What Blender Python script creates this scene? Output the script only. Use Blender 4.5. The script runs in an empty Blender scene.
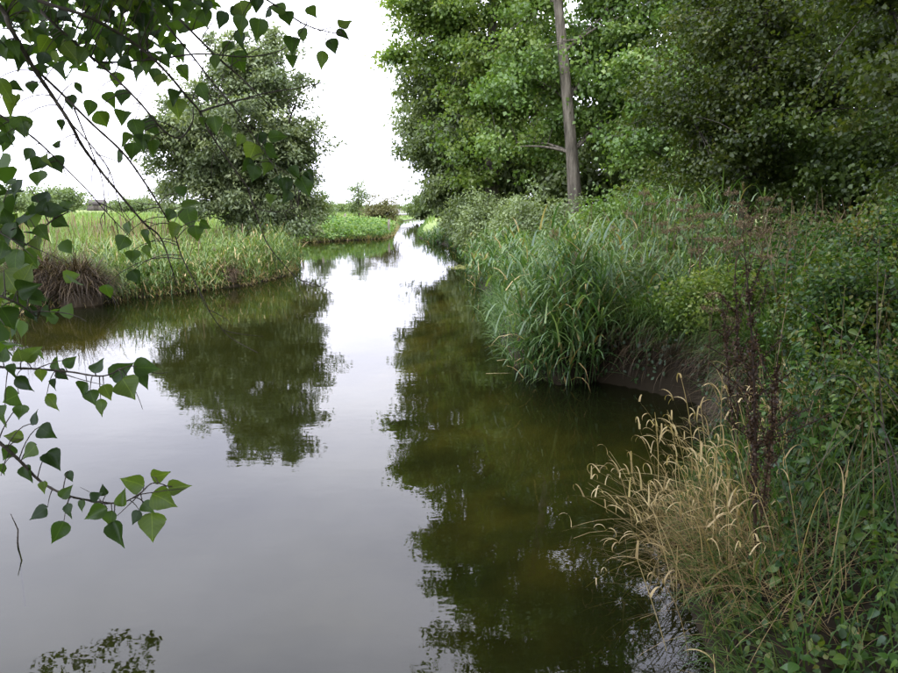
import bpy, math
import numpy as np
from mathutils import Vector, Matrix

# ------------------------------------------------------------------ camera, sky, light
SC = bpy.context.scene
COL = SC.collection
rng = np.random.default_rng(11)
FPX, PITCH, EYE = 700.0, math.radians(10.5), 2.0          # photo is 898 x 673
cam_d = bpy.data.cameras.new('camera')
cam = bpy.data.objects.new('camera', cam_d)
COL.objects.link(cam)
cam.location = (0, 0, EYE)
cam.rotation_euler = (math.radians(90) - PITCH, 0, 0)
cam_d.sensor_width = 36
cam_d.lens = 36 * FPX / 898
cam_d.clip_start = 0.05
cam_d.clip_end = 8000
SC.camera = cam

SUN_EL, SUN_AZ = math.radians(46), math.radians(152)       # azimuth from +Y towards +X
W = bpy.data.worlds.new('World')
SC.world = W
W.use_nodes = True
nt = W.node_tree
nt.nodes.clear()
out = nt.nodes.new('ShaderNodeOutputWorld')
bg = nt.nodes.new('ShaderNodeBackground')
bg.inputs['Strength'].default_value = 0.1
sky = nt.nodes.new('ShaderNodeTexSky')
sky.sky_type = 'NISHITA'
sky.sun_disc = False
sky.sun_elevation = SUN_EL
sky.sun_rotation = SUN_AZ
sky.dust_density = 4.0
sky.air_density = 1.2
hsv = nt.nodes.new('ShaderNodeHueSaturation')
hsv.inputs['Saturation'].default_value = 0.35
tc = nt.nodes.new('ShaderNodeTexCoord')
nz = nt.nodes.new('ShaderNodeTexNoise')
nz.inputs['Scale'].default_value = 2.2
nz.inputs['Detail'].default_value = 5
mp = nt.nodes.new('ShaderNodeMapping')
mp.inputs['Scale'].default_value = (1, 1, 2.4)
cr = nt.nodes.new('ShaderNodeValToRGB')
cr.color_ramp.elements[0].position = 0.30
cr.color_ramp.elements[0].color = (0.58, 0.59, 0.73, 1)
cr.color_ramp.elements[1].position = 0.72
cr.color_ramp.elements[1].color = (1.0, 1.0, 1.10, 1)
mul = nt.nodes.new('ShaderNodeMix')
mul.data_type = 'RGBA'
mul.blend_type = 'MULTIPLY'
mul.inputs[0].default_value = 1
mul.inputs[7].default_value = (20, 20, 20.3, 1)
mix = nt.nodes.new('ShaderNodeMix')
mix.data_type = 'RGBA'
mix.inputs[0].default_value = 0.88
L = nt.links.new
L(tc.outputs['Generated'], mp.inputs[0])
L(mp.outputs[0], nz.inputs['Vector'])
L(nz.outputs['Fac'], cr.inputs[0])
sxz = nt.nodes.new('ShaderNodeSeparateXYZ')
mr = nt.nodes.new('ShaderNodeMapRange')
mr.inputs[1].default_value = 0.0; mr.inputs[2].default_value = 0.8
mr.inputs[3].default_value = 1.0; mr.inputs[4].default_value = 2.2
gm = nt.nodes.new('ShaderNodeMix'); gm.data_type = 'RGBA'; gm.blend_type = 'MULTIPLY'; gm.inputs[0].default_value = 1
L(tc.outputs['Generated'], sxz.inputs[0]); L(sxz.outputs[2], mr.inputs[0])
L(cr.outputs[0], gm.inputs[6]); L(mr.outputs[0], gm.inputs[7])
L(gm.outputs[2], mul.inputs[6])
L(sky.outputs[0], hsv.inputs['Color'])
L(hsv.outputs[0], mix.inputs[6])
L(mul.outputs[2], mix.inputs[7])
L(mix.outputs[2], bg.inputs['Color'])
L(bg.outputs[0], out.inputs['Surface'])

sd_ = bpy.data.lights.new('sun', 'SUN')
sd_.energy = 0.9
sd_.angle = math.radians(30)
sd_.color = (1, 0.97, 0.92)
sun = bpy.data.objects.new('sun', sd_)
COL.objects.link(sun)
sv = Vector((math.sin(SUN_AZ) * math.cos(SUN_EL), math.cos(SUN_AZ) * math.cos(SUN_EL), math.sin(SUN_EL)))
sun.rotation_euler = sv.to_track_quat('Z', 'Y').to_euler()
sun.location = sv * 60

SC.view_settings.view_transform = 'Standard'
SC.view_settings.look = 'None'
SC.view_settings.gamma = 1
SC.view_settings.exposure = 1.05
SC.render.engine = 'CYCLES'
c = SC.cycles
c.max_bounces = 6
c.diffuse_bounces = 3
c.glossy_bounces = 3
c.transmission_bounces = 4
c.transparent_max_bounces = 6
c.use_denoising = True
c.caustics_reflective = False
c.caustics_refractive = False
c.sample_clamp_indirect = 4

# ------------------------------------------------------------------ helpers
def pix(px, py, dist):
    """point on the ray through a photo pixel, `dist` metres forward (along Y)"""
    x = (px - 449) / FPX
    y = (336.5 - py) / FPX
    dy = math.cos(PITCH) + y * math.sin(PITCH)
    dz = -math.sin(PITCH) + y * math.cos(PITCH)
    t = dist / dy
    return np.array([x * t, dist, EYE + dz * t])

def tag(o, label, cat, group=None, kind=None):
    o['label'] = label
    o['category'] = cat
    if group: o['group'] = group
    if kind: o['kind'] = kind
    return o

def empty(name, loc, label, cat, group=None, rz=0.0):
    o = bpy.data.objects.new(name, None)
    COL.objects.link(o)
    o.location = tuple(float(v) for v in loc)
    o.rotation_euler = (0, 0, rz)
    o.empty_display_size = 0.2
    return tag(o, label, cat, group)

def link(name, me, parent=None):
    o = bpy.data.objects.new(name, me)
    COL.objects.link(o)
    if parent is not None: o.parent = parent
    return o

class MB:
    """collects vertex / face arrays and makes one mesh of them"""
    def __init__(s):
        s.V, s.F, s.R, s.n = [], [], [], 0
    def add(s, V, F, R=None):
        V = np.asarray(V, float).reshape(-1, 3)
        F = np.asarray(F, int)
        s.V.append(V)
        s.F.append(F + s.n)
        s.R.append(np.full(len(F), 0.5) if R is None else np.broadcast_to(np.asarray(R, float), (len(F),)).copy())
        s.n += len(V)
        return s
    def mesh(s, name, mat, smooth=False, off=None):
        V = np.concatenate(s.V)
        if off is not None: V = V - np.asarray(off)
        me = bpy.data.meshes.new(name)
        me.vertices.add(len(V))
        me.vertices.foreach_set('co', V.astype(np.float32).ravel())
        idx = np.concatenate([f.ravel() for f in s.F])
        tot = np.concatenate([np.full(len(f), f.shape[1]) for f in s.F])
        st = np.concatenate([[0], np.cumsum(tot)[:-1]])
        me.loops.add(len(idx))
        me.loops.foreach_set('vertex_index', idx.astype(np.int32))
        me.polygons.add(len(tot))
        me.polygons.foreach_set('loop_start', st.astype(np.int32))
        me.polygons.foreach_set('loop_total', tot.astype(np.int32))
        if smooth: me.polygons.foreach_set('use_smooth', np.ones(len(tot), bool))
        a = me.attributes.new('rnd', 'FLOAT', 'FACE')
        a.data.foreach_set('value', np.concatenate(s.R).astype(np.float32))
        me.update(calc_edges=True)
        me.validate()
        me.materials.append(mat)
        return me
    def obj(s, name, mat, parent=None, smooth=False, off=None):
        return link(name, s.mesh(name, mat, smooth, off), parent)

def norm(v):
    return v / np.maximum(np.linalg.norm(v, axis=-1, keepdims=True), 1e-9)

def frames(d, n):
    """rotation matrices: columns x (width), y (= d, tip direction), z (normal)"""
    y = norm(d)
    x = norm(np.cross(y, n))
    z = np.cross(x, y)
    return np.stack([x, y, z], axis=-1)

def scatter(mb, TV, TF, M, P, S, R):
    """copies of a template: M (N,3,3), P (N,3), S (N,) or (N,3)"""
    N, k = len(P), len(TV)
    S = np.asarray(S, float)
    if S.ndim == 1: S = S[:, None]
    T = TV[None] * S[:, None, :] if S.shape[1] == 3 else TV[None] * S[:, :, None]
    V = np.einsum('nij,nkj->nki', M, T) + P[:, None, :]
    F = (TF[None] + (np.arange(N) * k)[:, None, None]).reshape(-1, TF.shape[1])
    mb.add(V.reshape(-1, 3), F, np.repeat(R, len(TF)))

LEAF_V = np.array([[0, 0, 0], [-.42, .42, .10], [0, 1, -.06], [.42, .42, .10]])
LEAF_F = np.array([[0, 3, 2], [0, 2, 1]])
NARROW_V = np.array([[0, 0, 0], [-.13, .40, .03], [0, 1, -.10], [.13, .40, .03]])

OVAL_V = np.array([[0, 0, 0], [-.27, .22, .05], [-.30, .55, .05], [0, 1, -.08], [.30, .55, .05], [.27, .22, .05]])
OVAL_F = np.array([[0, 5, 4, 3], [0, 3, 2, 1]])

HEART_V = np.array([[0, 0, 0], [-.36, .06, .06], [-.45, .32, .08], [-.24, .68, .04], [0, 1, -.08], [.24, .68, .04], [.45, .32, .08], [.36, .06, .06], [0, .42, -.02]])
HEART_F = np.array([[0, 8, 2, 1], [8, 4, 3, 2], [0, 7, 6, 8], [8, 6, 5, 4]])

def tube(mb, pts, rad, sides=6, R=0.5):
    pts = np.asarray(pts, float)
    rad = np.broadcast_to(np.asarray(rad, float), (len(pts),))
    t = norm(np.gradient(pts, axis=0))
    ref = np.array([0, 0, 1.0]) if abs(t[0][2]) < 0.9 else np.array([1.0, 0, 0])
    a = norm(np.cross(t, ref))
    b = np.cross(t, a)
    th = np.linspace(0, 2 * np.pi, sides, endpoint=False)
    ring = a[:, None, :] * np.cos(th)[None, :, None] + b[:, None, :] * np.sin(th)[None, :, None]
    V = pts[:, None, :] + ring * rad[:, None, None]
    n = len(pts)
    i = np.arange(n - 1)[:, None] * sides
    j = np.arange(sides)[None]
    q = np.stack([i + j, i + (j + 1) % sides, i + sides + (j + 1) % sides, i + sides + j], -1).reshape(-1, 4)
    mb.add(V.reshape(-1, 3), q, R)

def spline(P, n):
    """Catmull-Rom through the rows of P"""
    P = np.asarray(P, float)
    Q = np.vstack([2 * P[0] - P[1], P, 2 * P[-1] - P[-2]])
    out_ = []
    m = len(P) - 1
    for u in np.linspace(0, m - 1e-6, n):
        k = int(u); t = u - k
        a, b, c_, d = Q[k], Q[k + 1], Q[k + 2], Q[k + 3]
        out_.append(.5 * (2 * b + (c_ - a) * t + (2 * a - 5 * b + 4 * c_ - d) * t * t + (3 * b - a - 3 * c_ + d) * t ** 3))
    return np.array(out_)

def blades(mb, P, az, Ln, lean, curl, Wd, segs=4, R=None, power=1.0, tip=0.08, prof=0.7):
    """curved tapering blades of grass, reed leaf or straw"""
    P = np.asarray(P, float)
    N = len(P)
    bc = lambda v: np.broadcast_to(np.asarray(v, float), (N,))
    az, Ln, lean, curl, Wd = bc(az), bc(Ln), bc(lean), bc(curl), bc(Wd)
    s = np.linspace(0, 1, segs + 1)
    sm = (s[1:] + s[:-1]) / 2
    th = lean[:, None] + curl[:, None] * sm[None] ** power
    st = (Ln / segs)[:, None]
    h = np.concatenate([np.zeros((N, 1)), np.cumsum(np.sin(th) * st, 1)], 1)
    z = np.concatenate([np.zeros((N, 1)), np.cumsum(np.cos(th) * st, 1)], 1)
    C = np.stack([P[:, :1] + h * np.cos(az)[:, None], P[:, 1:2] + h * np.sin(az)[:, None], P[:, 2:] + z], -1)
    w = Wd[:, None] * (tip + (1 - tip) * (1 - s[None]) ** prof) * .5
    sd = np.stack([-np.sin(az), np.cos(az), np.zeros(N)], -1)
    A = C + sd[:, None] * w[..., None]
    B = C - sd[:, None] * w[..., None]
    V = np.stack([A, B], 2).reshape(-1, 3)
    k = 2 * (segs + 1)
    i = (np.arange(N) * k)[:, None] + (np.arange(segs) * 2)[None]
    F = np.stack([i, i + 1, i + 3, i + 2], -1).reshape(-1, 4)
    R = rng.random(N) if R is None else bc(R)
    mb.add(V, F, np.repeat(R, segs))
    return C

# ------------------------------------------------------------------ materials
def new_mat(name):
    m = bpy.data.materials.new(name)
    m.use_nodes = True
    m.node_tree.nodes.clear()
    return m, m.node_tree

def ramp(nt, cols):
    r = nt.nodes.new('ShaderNodeValToRGB')
    e = r.color_ramp.elements
    n = len(cols)
    e[0].position = 0; e[0].color = (*cols[0], 1)
    e[1].position = 1; e[1].color = (*cols[-1], 1)
    for i in range(1, n - 1):
        k = e.new(i / (n - 1)); k.color = (*cols[i], 1)
    return r

def leaf_mat(name, cols, trans=0.35, gloss=0.06, rough=0.45, noise=0.0, nscale=8.0, green=True):
    m, t = new_mat(name)
    o = t.nodes.new('ShaderNodeOutputMaterial')
    at = t.nodes.new('ShaderNodeAttribute'); at.attribute_name = 'rnd'
    r = ramp(t, [(a_, b_ * 1.05, c_ * .76) for a_, b_, c_ in cols] if green else cols)
    fac = at.outputs['Fac']
    if noise > 0:
        tcn = t.nodes.new('ShaderNodeTexCoord')
        n = t.nodes.new('ShaderNodeTexNoise'); n.inputs['Scale'].default_value = nscale
        n.inputs['Detail'].default_value = 3
        oi = t.nodes.new('ShaderNodeObjectInfo')
        a = t.nodes.new('ShaderNodeMath'); a.operation = 'MULTIPLY_ADD'
        a.inputs[1].default_value = noise
        t.links.new(tcn.outputs['Object'], n.inputs['Vector'])
        t.links.new(n.outputs['Fac'], a.inputs[0])
        b = t.nodes.new('ShaderNodeMath'); b.operation = 'MULTIPLY_ADD'; b.inputs[1].default_value = 1.0; b.inputs[2].default_value = -0.5 - noise * .5
        t.links.new(oi.outputs['Random'], b.inputs[0])
        d_ = t.nodes.new('ShaderNodeMath'); d_.operation = 'ADD'
        t.links.new(fac, d_.inputs[0]); t.links.new(b.outputs[0], d_.inputs[1])
        t.links.new(d_.outputs[0], a.inputs[2])
        fac = a.outputs[0]
    t.links.new(fac, r.inputs[0])
    df = t.nodes.new('ShaderNodeBsdfDiffuse')
    tr = t.nodes.new('ShaderNodeBsdfTranslucent')
    gl = t.nodes.new('ShaderNodeBsdfGlossy'); gl.inputs['Roughness'].default_value = rough
    gl.inputs['Color'].default_value = (.9, .95, 1, 1)
    br = t.nodes.new('ShaderNodeMix'); br.data_type = 'RGBA'; br.blend_type = 'MULTIPLY'
    br.inputs[0].default_value = 1; br.inputs[7].default_value = (1.35, 1.45, .6, 1)
    m1 = t.nodes.new('ShaderNodeMixShader'); m1.inputs[0].default_value = trans
    m2 = t.nodes.new('ShaderNodeMixShader'); m2.inputs[0].default_value = gloss * .38
    t.links.new(r.outputs[0], df.inputs[0])
    t.links.new(r.outputs[0], br.inputs[6]); t.links.new(br.outputs[2], tr.inputs[0])
    t.links.new(df.outputs[0], m1.inputs[1]); t.links.new(tr.outputs[0], m1.inputs[2])
    t.links.new(m1.outputs[0], m2.inputs[1]); t.links.new(gl.outputs[0], m2.inputs[2])
    t.links.new(m2.outputs[0], o.inputs['Surface'])
    return m

def rough_mat(name, cols, scale=6, stretch=(1, 1, 1), rough=0.9, bump=0.4, bdist=0.03):
    m, t = new_mat(name)
    o = t.nodes.new('ShaderNodeOutputMaterial')
    p = t.nodes.new('ShaderNodeBsdfPrincipled')
    p.inputs['Roughness'].default_value = rough
    p.inputs['Specular IOR Level'].default_value = 0.2
    tcn = t.nodes.new('ShaderNodeTexCoord')
    mpn = t.nodes.new('ShaderNodeMapping'); mpn.inputs['Scale'].default_value = stretch
    n = t.nodes.new('ShaderNodeTexNoise'); n.inputs['Scale'].default_value = scale
    n.inputs['Detail'].default_value = 8; n.inputs['Roughness'].default_value = 0.65
    r = ramp(t, cols)
    r.color_ramp.elements[0].position = .3
    r.color_ramp.elements[-1].position = .7
    b = t.nodes.new('ShaderNodeBump'); b.inputs['Strength'].default_value = bump; b.inputs['Distance'].default_value = bdist
    t.links.new(tcn.outputs['Object'], mpn.inputs[0]); t.links.new(mpn.outputs[0], n.inputs['Vector'])
    t.links.new(n.outputs['Fac'], r.inputs[0]); t.links.new(r.outputs[0], p.inputs['Base Color'])
    t.links.new(n.outputs['Fac'], b.inputs['Height']); t.links.new(b.outputs[0], p.inputs['Normal'])
    t.links.new(p.outputs[0], o.inputs['Surface'])
    return m

M = {}
M['bark'] = rough_mat('poplar_bark', [(.035, .032, .024), (.11, .098, .075), (.22, .20, .155)], 9, (1, 1, .16), bump=1, bdist=.08)
M['bark_dark'] = rough_mat('dark_bark', [(.02, .018, .013), (.05, .045, .035), (.09, .08, .06)], 9, (1, 1, .3), bump=.6)
M['twig'] = rough_mat('twig_bark', [(.028, .024, .018), (.06, .052, .04), (.10, .088, .07)], 40, (1, 1, 1), bump=.3, bdist=.003)
M['poplar'] = leaf_mat('poplar_foliage', [(0.054, 0.102, 0.0264), (0.09, 0.15, 0.042), (0.126, 0.186, 0.06), (0.204, 0.252, 0.09)], .35, .07)
M['poplar2'] = leaf_mat('poplar_foliage_pale', [(0.066, 0.114, 0.03), (0.108, 0.168, 0.0456), (0.162, 0.216, 0.0624), (0.252, 0.288, 0.096)], .38, .07)
M['willow'] = leaf_mat('willow_foliage', [(0.066, 0.0902, 0.0418), (0.11, 0.143, 0.0704), (0.1595, 0.1958, 0.1045), (0.242, 0.275, 0.1595)], .28, .08)
M['willow_l'] = leaf_mat('willow_foliage_grey', [(0.0578, 0.0788, 0.0441), (0.0945, 0.1208, 0.0693), (0.1418, 0.168, 0.0997), (0.2205, 0.2415, 0.147)], .28, .08)
M['thorn'] = leaf_mat('hawthorn_foliage', [(.022, .034, .010), (.038, .055, .014), (.06, .078, .020), (.10, .105, .03)], .34, .06)
M['alder'] = leaf_mat('alder_foliage', [(.028, .05, .015), (.05, .08, .022), (.075, .11, .03), (.11, .15, .04)], .32, .07)
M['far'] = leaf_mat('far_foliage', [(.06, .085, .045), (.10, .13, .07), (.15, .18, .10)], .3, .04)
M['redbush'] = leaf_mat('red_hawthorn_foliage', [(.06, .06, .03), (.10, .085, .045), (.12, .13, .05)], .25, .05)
M['near'] = leaf_mat('near_poplar_leaf', [(.016, .032, .010), (.030, .058, .014), (.052, .092, .020), (.10, .14, .03)], .38, .05, .45, noise=.3, nscale=40)
M['near_cloud'] = leaf_mat('near_poplar_crown_leaf', [(.018, .036, .010), (.032, .062, .014), (.052, .092, .020), (.085, .13, .03)], .42, .05, .45)
def add_veins(m, pale=(1.7, 1.6, 1.5), side=7.0):
    t = m.node_tree
    r = next(n for n in t.nodes if n.type == 'VALTORGB')
    tcn = t.nodes.new('ShaderNodeTexCoord'); sx = t.nodes.new('ShaderNodeSeparateXYZ')
    t.links.new(tcn.outputs['Object'], sx.inputs[0])
    def mth(op, a, b=None, v=None):
        k = t.nodes.new('ShaderNodeMath'); k.operation = op
        t.links.new(a, k.inputs[0])
        if b is not None: t.links.new(b, k.inputs[1])
        elif v is not None: k.inputs[1].default_value = v
        return k.outputs[0]
    ax = mth('ABSOLUTE', sx.outputs[0])
    rib = mth('LESS_THAN', ax, v=.014)
    fr_ = mth('FRACT', mth('MULTIPLY', mth('SUBTRACT', sx.outputs[1], mth('MULTIPLY', ax, v=.75)), v=side))
    sv_ = mth('MULTIPLY', mth('LESS_THAN', fr_, v=.09), v=.55)
    f = mth('MAXIMUM', rib, sv_)
    k = t.nodes.new('ShaderNodeMix'); k.data_type = 'RGBA'; k.blend_type = 'MULTIPLY'
    k.inputs[7].default_value = (*pale, 1)
    t.links.new(f, k.inputs[0]); t.links.new(r.outputs[0], k.inputs[6])
    for l in list(r.outputs[0].links):
        if l.to_node != k:
            to = l.to_socket; t.links.remove(l); t.links.new(k.outputs[2], to)
add_veins(M['near'])
M['reed'] = leaf_mat('reed_leaf', [(.026, .062, .02), (.045, .095, .034), (.085, .14, .05), (.17, .22, .10)], .3, .10, .4)
M['leftreed'] = leaf_mat('left_bank_reed_leaf', [(.035, .068, .02), (.06, .105, .03), (.10, .145, .045), (.19, .21, .09)], .3, .08)
M['grass'] = leaf_mat('meadow_grass', [(.05, .088, .026), (.082, .13, .042), (.125, .168, .06), (.22, .215, .11)], .35, .05)
M['bankgrass'] = leaf_mat('bank_grass', [(.024, .052, .012), (.039, .078, .018), (.058, .104, .025), (.10, .125, .038)], .35, .05)
M['herb'] = leaf_mat('waterside_herb', [(.05, .085, .02), (.085, .13, .03), (.13, .175, .042), (.20, .21, .07)], .35, .05)
M['scrub'] = leaf_mat('bank_scrub_leaf', [(.035, .06, .02), (.06, .095, .03), (.09, .13, .042), (.15, .16, .065)], .35, .05)
M['lush'] = leaf_mat('lush_herb', [(.05, .10, .026), (.08, .15, .036), (.12, .19, .05), (.17, .22, .075)], .35, .05)
M['nettle'] = leaf_mat('nettle_leaf', [(.011, .031, .008), (.023, .060, .013), (.043, .092, .018), (.085, .128, .027)], .3, .06, .4, noise=.2, nscale=30)
M['nettle_dark'] = leaf_mat('ivy_leaf', [(.012, .03, .008), (.022, .05, .013), (.04, .075, .02)], .2, .06)
add_veins(M['nettle'], (1.3, 1.25, 1.2), 8.0)
M['bramble'] = leaf_mat('bramble_leaf', [(.011, .027, .007), (.024, .056, .012), (.049, .094, .018), (.10, .125, .026), (.14, .105, .035)], .3, .06)
M['straw'] = leaf_mat('dry_straw', [(.11, .078, .030), (.22, .162, .066), (.35, .272, .125), (.50, .41, .22)], .2, .05, green=False)
M['sedge'] = leaf_mat('dead_sedge', [(.018, .013, .008), (.038, .027, .015), (.07, .052, .03), (.14, .105, .06)], .15, .04, green=False)
M['seed'] = leaf_mat('brown_seed', [(.022, .014, .009), (.044, .027, .015), (.085, .05, .027)], .1, .04, green=False)
M['plume'] = leaf_mat('reed_plume', [(.12, .085, .06), (.19, .145, .105), (.28, .22, .16)], .25, .03, green=False)
M['umbel'] = leaf_mat('dry_umbel', [(.065, .044, .026), (.12, .088, .05), (.20, .15, .09)], .15, .03, green=False)
M['soil'] = rough_mat('bank_soil', [(.025, .019, .012), (.05, .038, .024), (.085, .065, .04)], 5)
M['wood'] = rough_mat('weathered_post', [(.10, .09, .07), (.17, .15, .12), (.24, .22, .18)], 14, (1, 1, .2))
M['concrete'] = rough_mat('bridge_concrete', [(.28, .28, .27), (.36, .36, .35), (.44, .44, .42)], 3)
M['rooftile'] = rough_mat('barn_roof', [(.04, .036, .034), (.06, .054, .05), (.09, .08, .075)], 4)
M['barnwall'] = rough_mat('barn_wall', [(.06, .055, .048), (.09, .08, .07), (.12, .11, .095)], 4)
M['scum'] = leaf_mat('duckweed', [(.16, .17, .07), (.22, .23, .10), (.30, .30, .16)], .1, .04)

# ------------------------------------------------------------------ ground and river
LEFT = [(-30, 4), (-14, 7.2), (-10, 9.4), (-7.9, 11.9), (-8.2, 13.6), (-7.3, 14.5), (-7.1, 15.5), (-6.2, 16.6), (-5.2, 18.2),
        (-4.8, 20.9), (-5.6, 25.8), (-7.2, 33), (-8.4, 39.5), (-6.5, 42), (-4.2, 45.0), (-4.0, 50), (-4.4, 57), (-5.4, 75), (-6.6, 100), (-4, 128), (24, 146)]
RIGHT = [(26, 136), (4, 120), (-3.2, 98), (-2.6, 75), (-2.4, 57), (-1.9, 46), (0.3, 35.6), (0.8, 25.8), (0.7, 20), (0.9, 15.2), (0.8, 11), (0.85, 8.8),
         (1.25, 7.8), (1.75, 7.95), (2.15, 7.6), (2.6, 7.0), (2.55, 6.1), (2.0, 5.2), (1.5, 4.3), (1.25, 3.4), (1.16, 2.75), (1.0, 2.0),
         (.3, 1.5), (-1.5, 1.2), (-5, .6), (-12, -1), (-30, -4)]
POLY = np.array(LEFT + RIGHT, float)

def sdist(x, y):
    x = np.asarray(x, float); y = np.asarray(y, float)
    sh = x.shape
    x = x.ravel(); y = y.ravel()
    best = np.full(len(x), 1e18)
    inside = np.zeros(len(x), bool)
    n = len(POLY)
    for i in range(n):
        a = POLY[i]; b = POLY[(i + 1) % n]
        d = b - a
        t = np.clip(((x - a[0]) * d[0] + (y - a[1]) * d[1]) / (d @ d), 0, 1)
        best = np.minimum(best, (x - a[0] - t * d[0]) ** 2 + (y - a[1] - t * d[1]) ** 2)
        if a[1] != b[1]:
            cross = ((a[1] > y) != (b[1] > y)) & (x < (b[0] - a[0]) * (y - a[1]) / (b[1] - a[1]) + a[0])
            inside ^= cross
    r = np.sqrt(best)
    return np.where(inside, -r, r).reshape(sh)

def wob(x, y):
    return (.5 * np.sin(1.7 * x + .6 * y + 1) * np.sin(1.1 * y - .7 * x) + .3 * np.sin(4.1 * x - 2.3 * y) * np.sin(3.3 * y + 1.2 * x + 2)
            + .2 * np.sin(9 * x + 3 * y) * np.sin(8 * y - 2 * x))

def gz(x, y):
    x = np.asarray(x, float); y = np.asarray(y, float)
    d = sdist(x, y)
    mid = np.interp(y, [2, 8, 15, 30, 46, 57, 75, 100, 122, 146], [-3, -3, -3, -3, -3, -3.4, -4, -4.9, 1, 24])
    right = (x > mid) | (y < 3.0)
    hb = np.where(right, np.interp(y, [2, 4, 5.5, 6.3, 9, 12, 30, 60], [.30, .34, .45, .66, .66, .55, .5, .5]), .28)
    wd = np.where(right, np.interp(y, [2, 4.5, 6, 7, 9, 12], [.5, .4, .2, .10, .12, .3]), .3)
    lo = hb * (1 - np.exp(-np.maximum(d, 0) / wd))
    up = np.where(right, .055, .04) * np.clip(d, 0, 9) + .02 * np.clip(d - .2, 0, 2) * wob(x, y) * 1.5
    far = .0015 * np.clip(d - 60, 0, 400)
    zin = -.75 * (1 - np.exp(np.minimum(d, 0) / 1.6)) + .02 * wob(x * 2, y * 2) * np.clip(-d, 0, .5)
    return np.where(d >= 0, lo + up - far * .4, zin)

def axis(segs, lo, hi):
    a = []
    for s, e, st in segs:
        a += list(np.arange(s, e, st))
    a.append(segs[-1][1])
    st = .8
    v = a[-1]; hi_l = []
    while v < hi: st *= 1.25; v += st; hi_l.append(v)
    st = .8; v = a[0]; lo_l = []
    while v > lo: st *= 1.25; v -= st; lo_l.append(v)
    return np.array(lo_l[::-1] + a + hi_l)

gx = axis([(-16, -8.6, .4), (-8.6, .2, .3), (.2, 3.4, .09), (3.4, 10, .4)], -4500, 4500)
gy = axis([(-4, 1, .4), (1, 9.4, .11), (9.4, 30, .3), (30, 60, .5)], -600, 6500)
X, Y = np.meshgrid(gx, gy)
Z = gz(X, Y)
DB = sdist(X, Y)
Z = Z + rng.normal(0, 1, Z.shape) * .035 * ((DB > .02) & (DB < .9)) * (np.hypot(X, Y) < 30) * np.clip(Z * 2, 0, 1)
nx, ny = len(gx), len(gy)
ii = (np.arange(ny - 1)[:, None] * nx + np.arange(nx - 1)[None])
GF = np.stack([ii, ii + 1, ii + nx + 1, ii + nx], -1).reshape(-1, 4)

def ground_mat():
    m, t = new_mat('ground_soil_and_turf')
    o = t.nodes.new('ShaderNodeOutputMaterial')
    p = t.nodes.new('ShaderNodeBsdfPrincipled'); p.inputs['Roughness'].default_value = .95
    p.inputs['Specular IOR Level'].default_value = .1
    g = t.nodes.new('ShaderNodeNewGeometry')
    sx = t.nodes.new('ShaderNodeSeparateXYZ')
    t.links.new(g.outputs['Position'], sx.inputs[0])
    n1 = t.nodes.new('ShaderNodeTexNoise'); n1.inputs['Scale'].default_value = 1.3; n1.inputs['Detail'].default_value = 9
    n2 = t.nodes.new('ShaderNodeTexNoise'); n2.inputs['Scale'].default_value = .05; n2.inputs['Detail'].default_value = 6
    t.links.new(g.outputs['Position'], n1.inputs['Vector']); t.links.new(g.outputs['Position'], n2.inputs['Vector'])
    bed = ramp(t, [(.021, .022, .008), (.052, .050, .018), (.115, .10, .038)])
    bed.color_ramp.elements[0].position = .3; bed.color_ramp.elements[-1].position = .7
    turf = ramp(t, [(.04, .05, .018), (.075, .095, .03), (.12, .13, .05)])
    turf.color_ramp.elements[0].position = .3; turf.color_ramp.elements[-1].position = .7
    mead = ramp(t, [(.08, .12, .03), (.12, .16, .045), (.17, .175, .07)])
    mead.color_ramp.elements[0].position = .35; mead.color_ramp.elements[-1].position = .65
    soil = ramp(t, [(.007, .006, .004), (.015, .012, .007), (.03, .023, .014)])
    for r in (bed, turf, soil): t.links.new(n1.outputs['Fac'], r.inputs[0])
    t.links.new(n2.outputs['Fac'], mead.inputs[0])
    def sm(lo, hi, src):
        k = t.nodes.new('ShaderNodeMapRange'); k.interpolation_type = 'SMOOTHSTEP'
        k.inputs[1].default_value = lo; k.inputs[2].default_value = hi
        t.links.new(src, k.inputs[0]); return k.outputs[0]
    def mx(f, a, b):
        k = t.nodes.new('ShaderNodeMix'); k.data_type = 'RGBA'
        t.links.new(f, k.inputs[0]); t.links.new(a, k.inputs[6]); t.links.new(b, k.inputs[7]); return k.outputs[2]
    weed = ramp(t, [(.016, .018, .007), (.03, .033, .012), (.05, .05, .02)])  # bed painted darker with depth, in place of light absorbed by the water
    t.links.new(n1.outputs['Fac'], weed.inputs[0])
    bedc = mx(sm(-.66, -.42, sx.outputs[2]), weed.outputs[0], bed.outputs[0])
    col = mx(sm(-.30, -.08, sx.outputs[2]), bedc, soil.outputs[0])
    col = mx(sm(.35, .75, sx.outputs[2]), col, turf.outputs[0])
    far = mx(sm(25, 45, sx.outputs[1]), turf.outputs[0], mead.outputs[0])
    col = mx(sm(.45, .7, sx.outputs[2]), col, far)
    fm = t.nodes.new('ShaderNodeMath'); fm.operation = 'MULTIPLY'
    t.links.new(sm(.02, .15, sx.outputs[2]), fm.inputs[0]); t.links.new(sm(38, 52, sx.outputs[1]), fm.inputs[1])
    col = mx(fm.outputs[0], col, mead.outputs[0])
    b = t.nodes.new('ShaderNodeBump'); b.inputs['Strength'].default_value = .7; b.inputs['Distance'].default_value = .06
    t.links.new(n1.outputs['Fac'], b.inputs['Height']); t.links.new(b.outputs[0], p.inputs['Normal'])
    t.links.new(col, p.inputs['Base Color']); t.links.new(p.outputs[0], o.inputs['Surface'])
    return m

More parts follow.
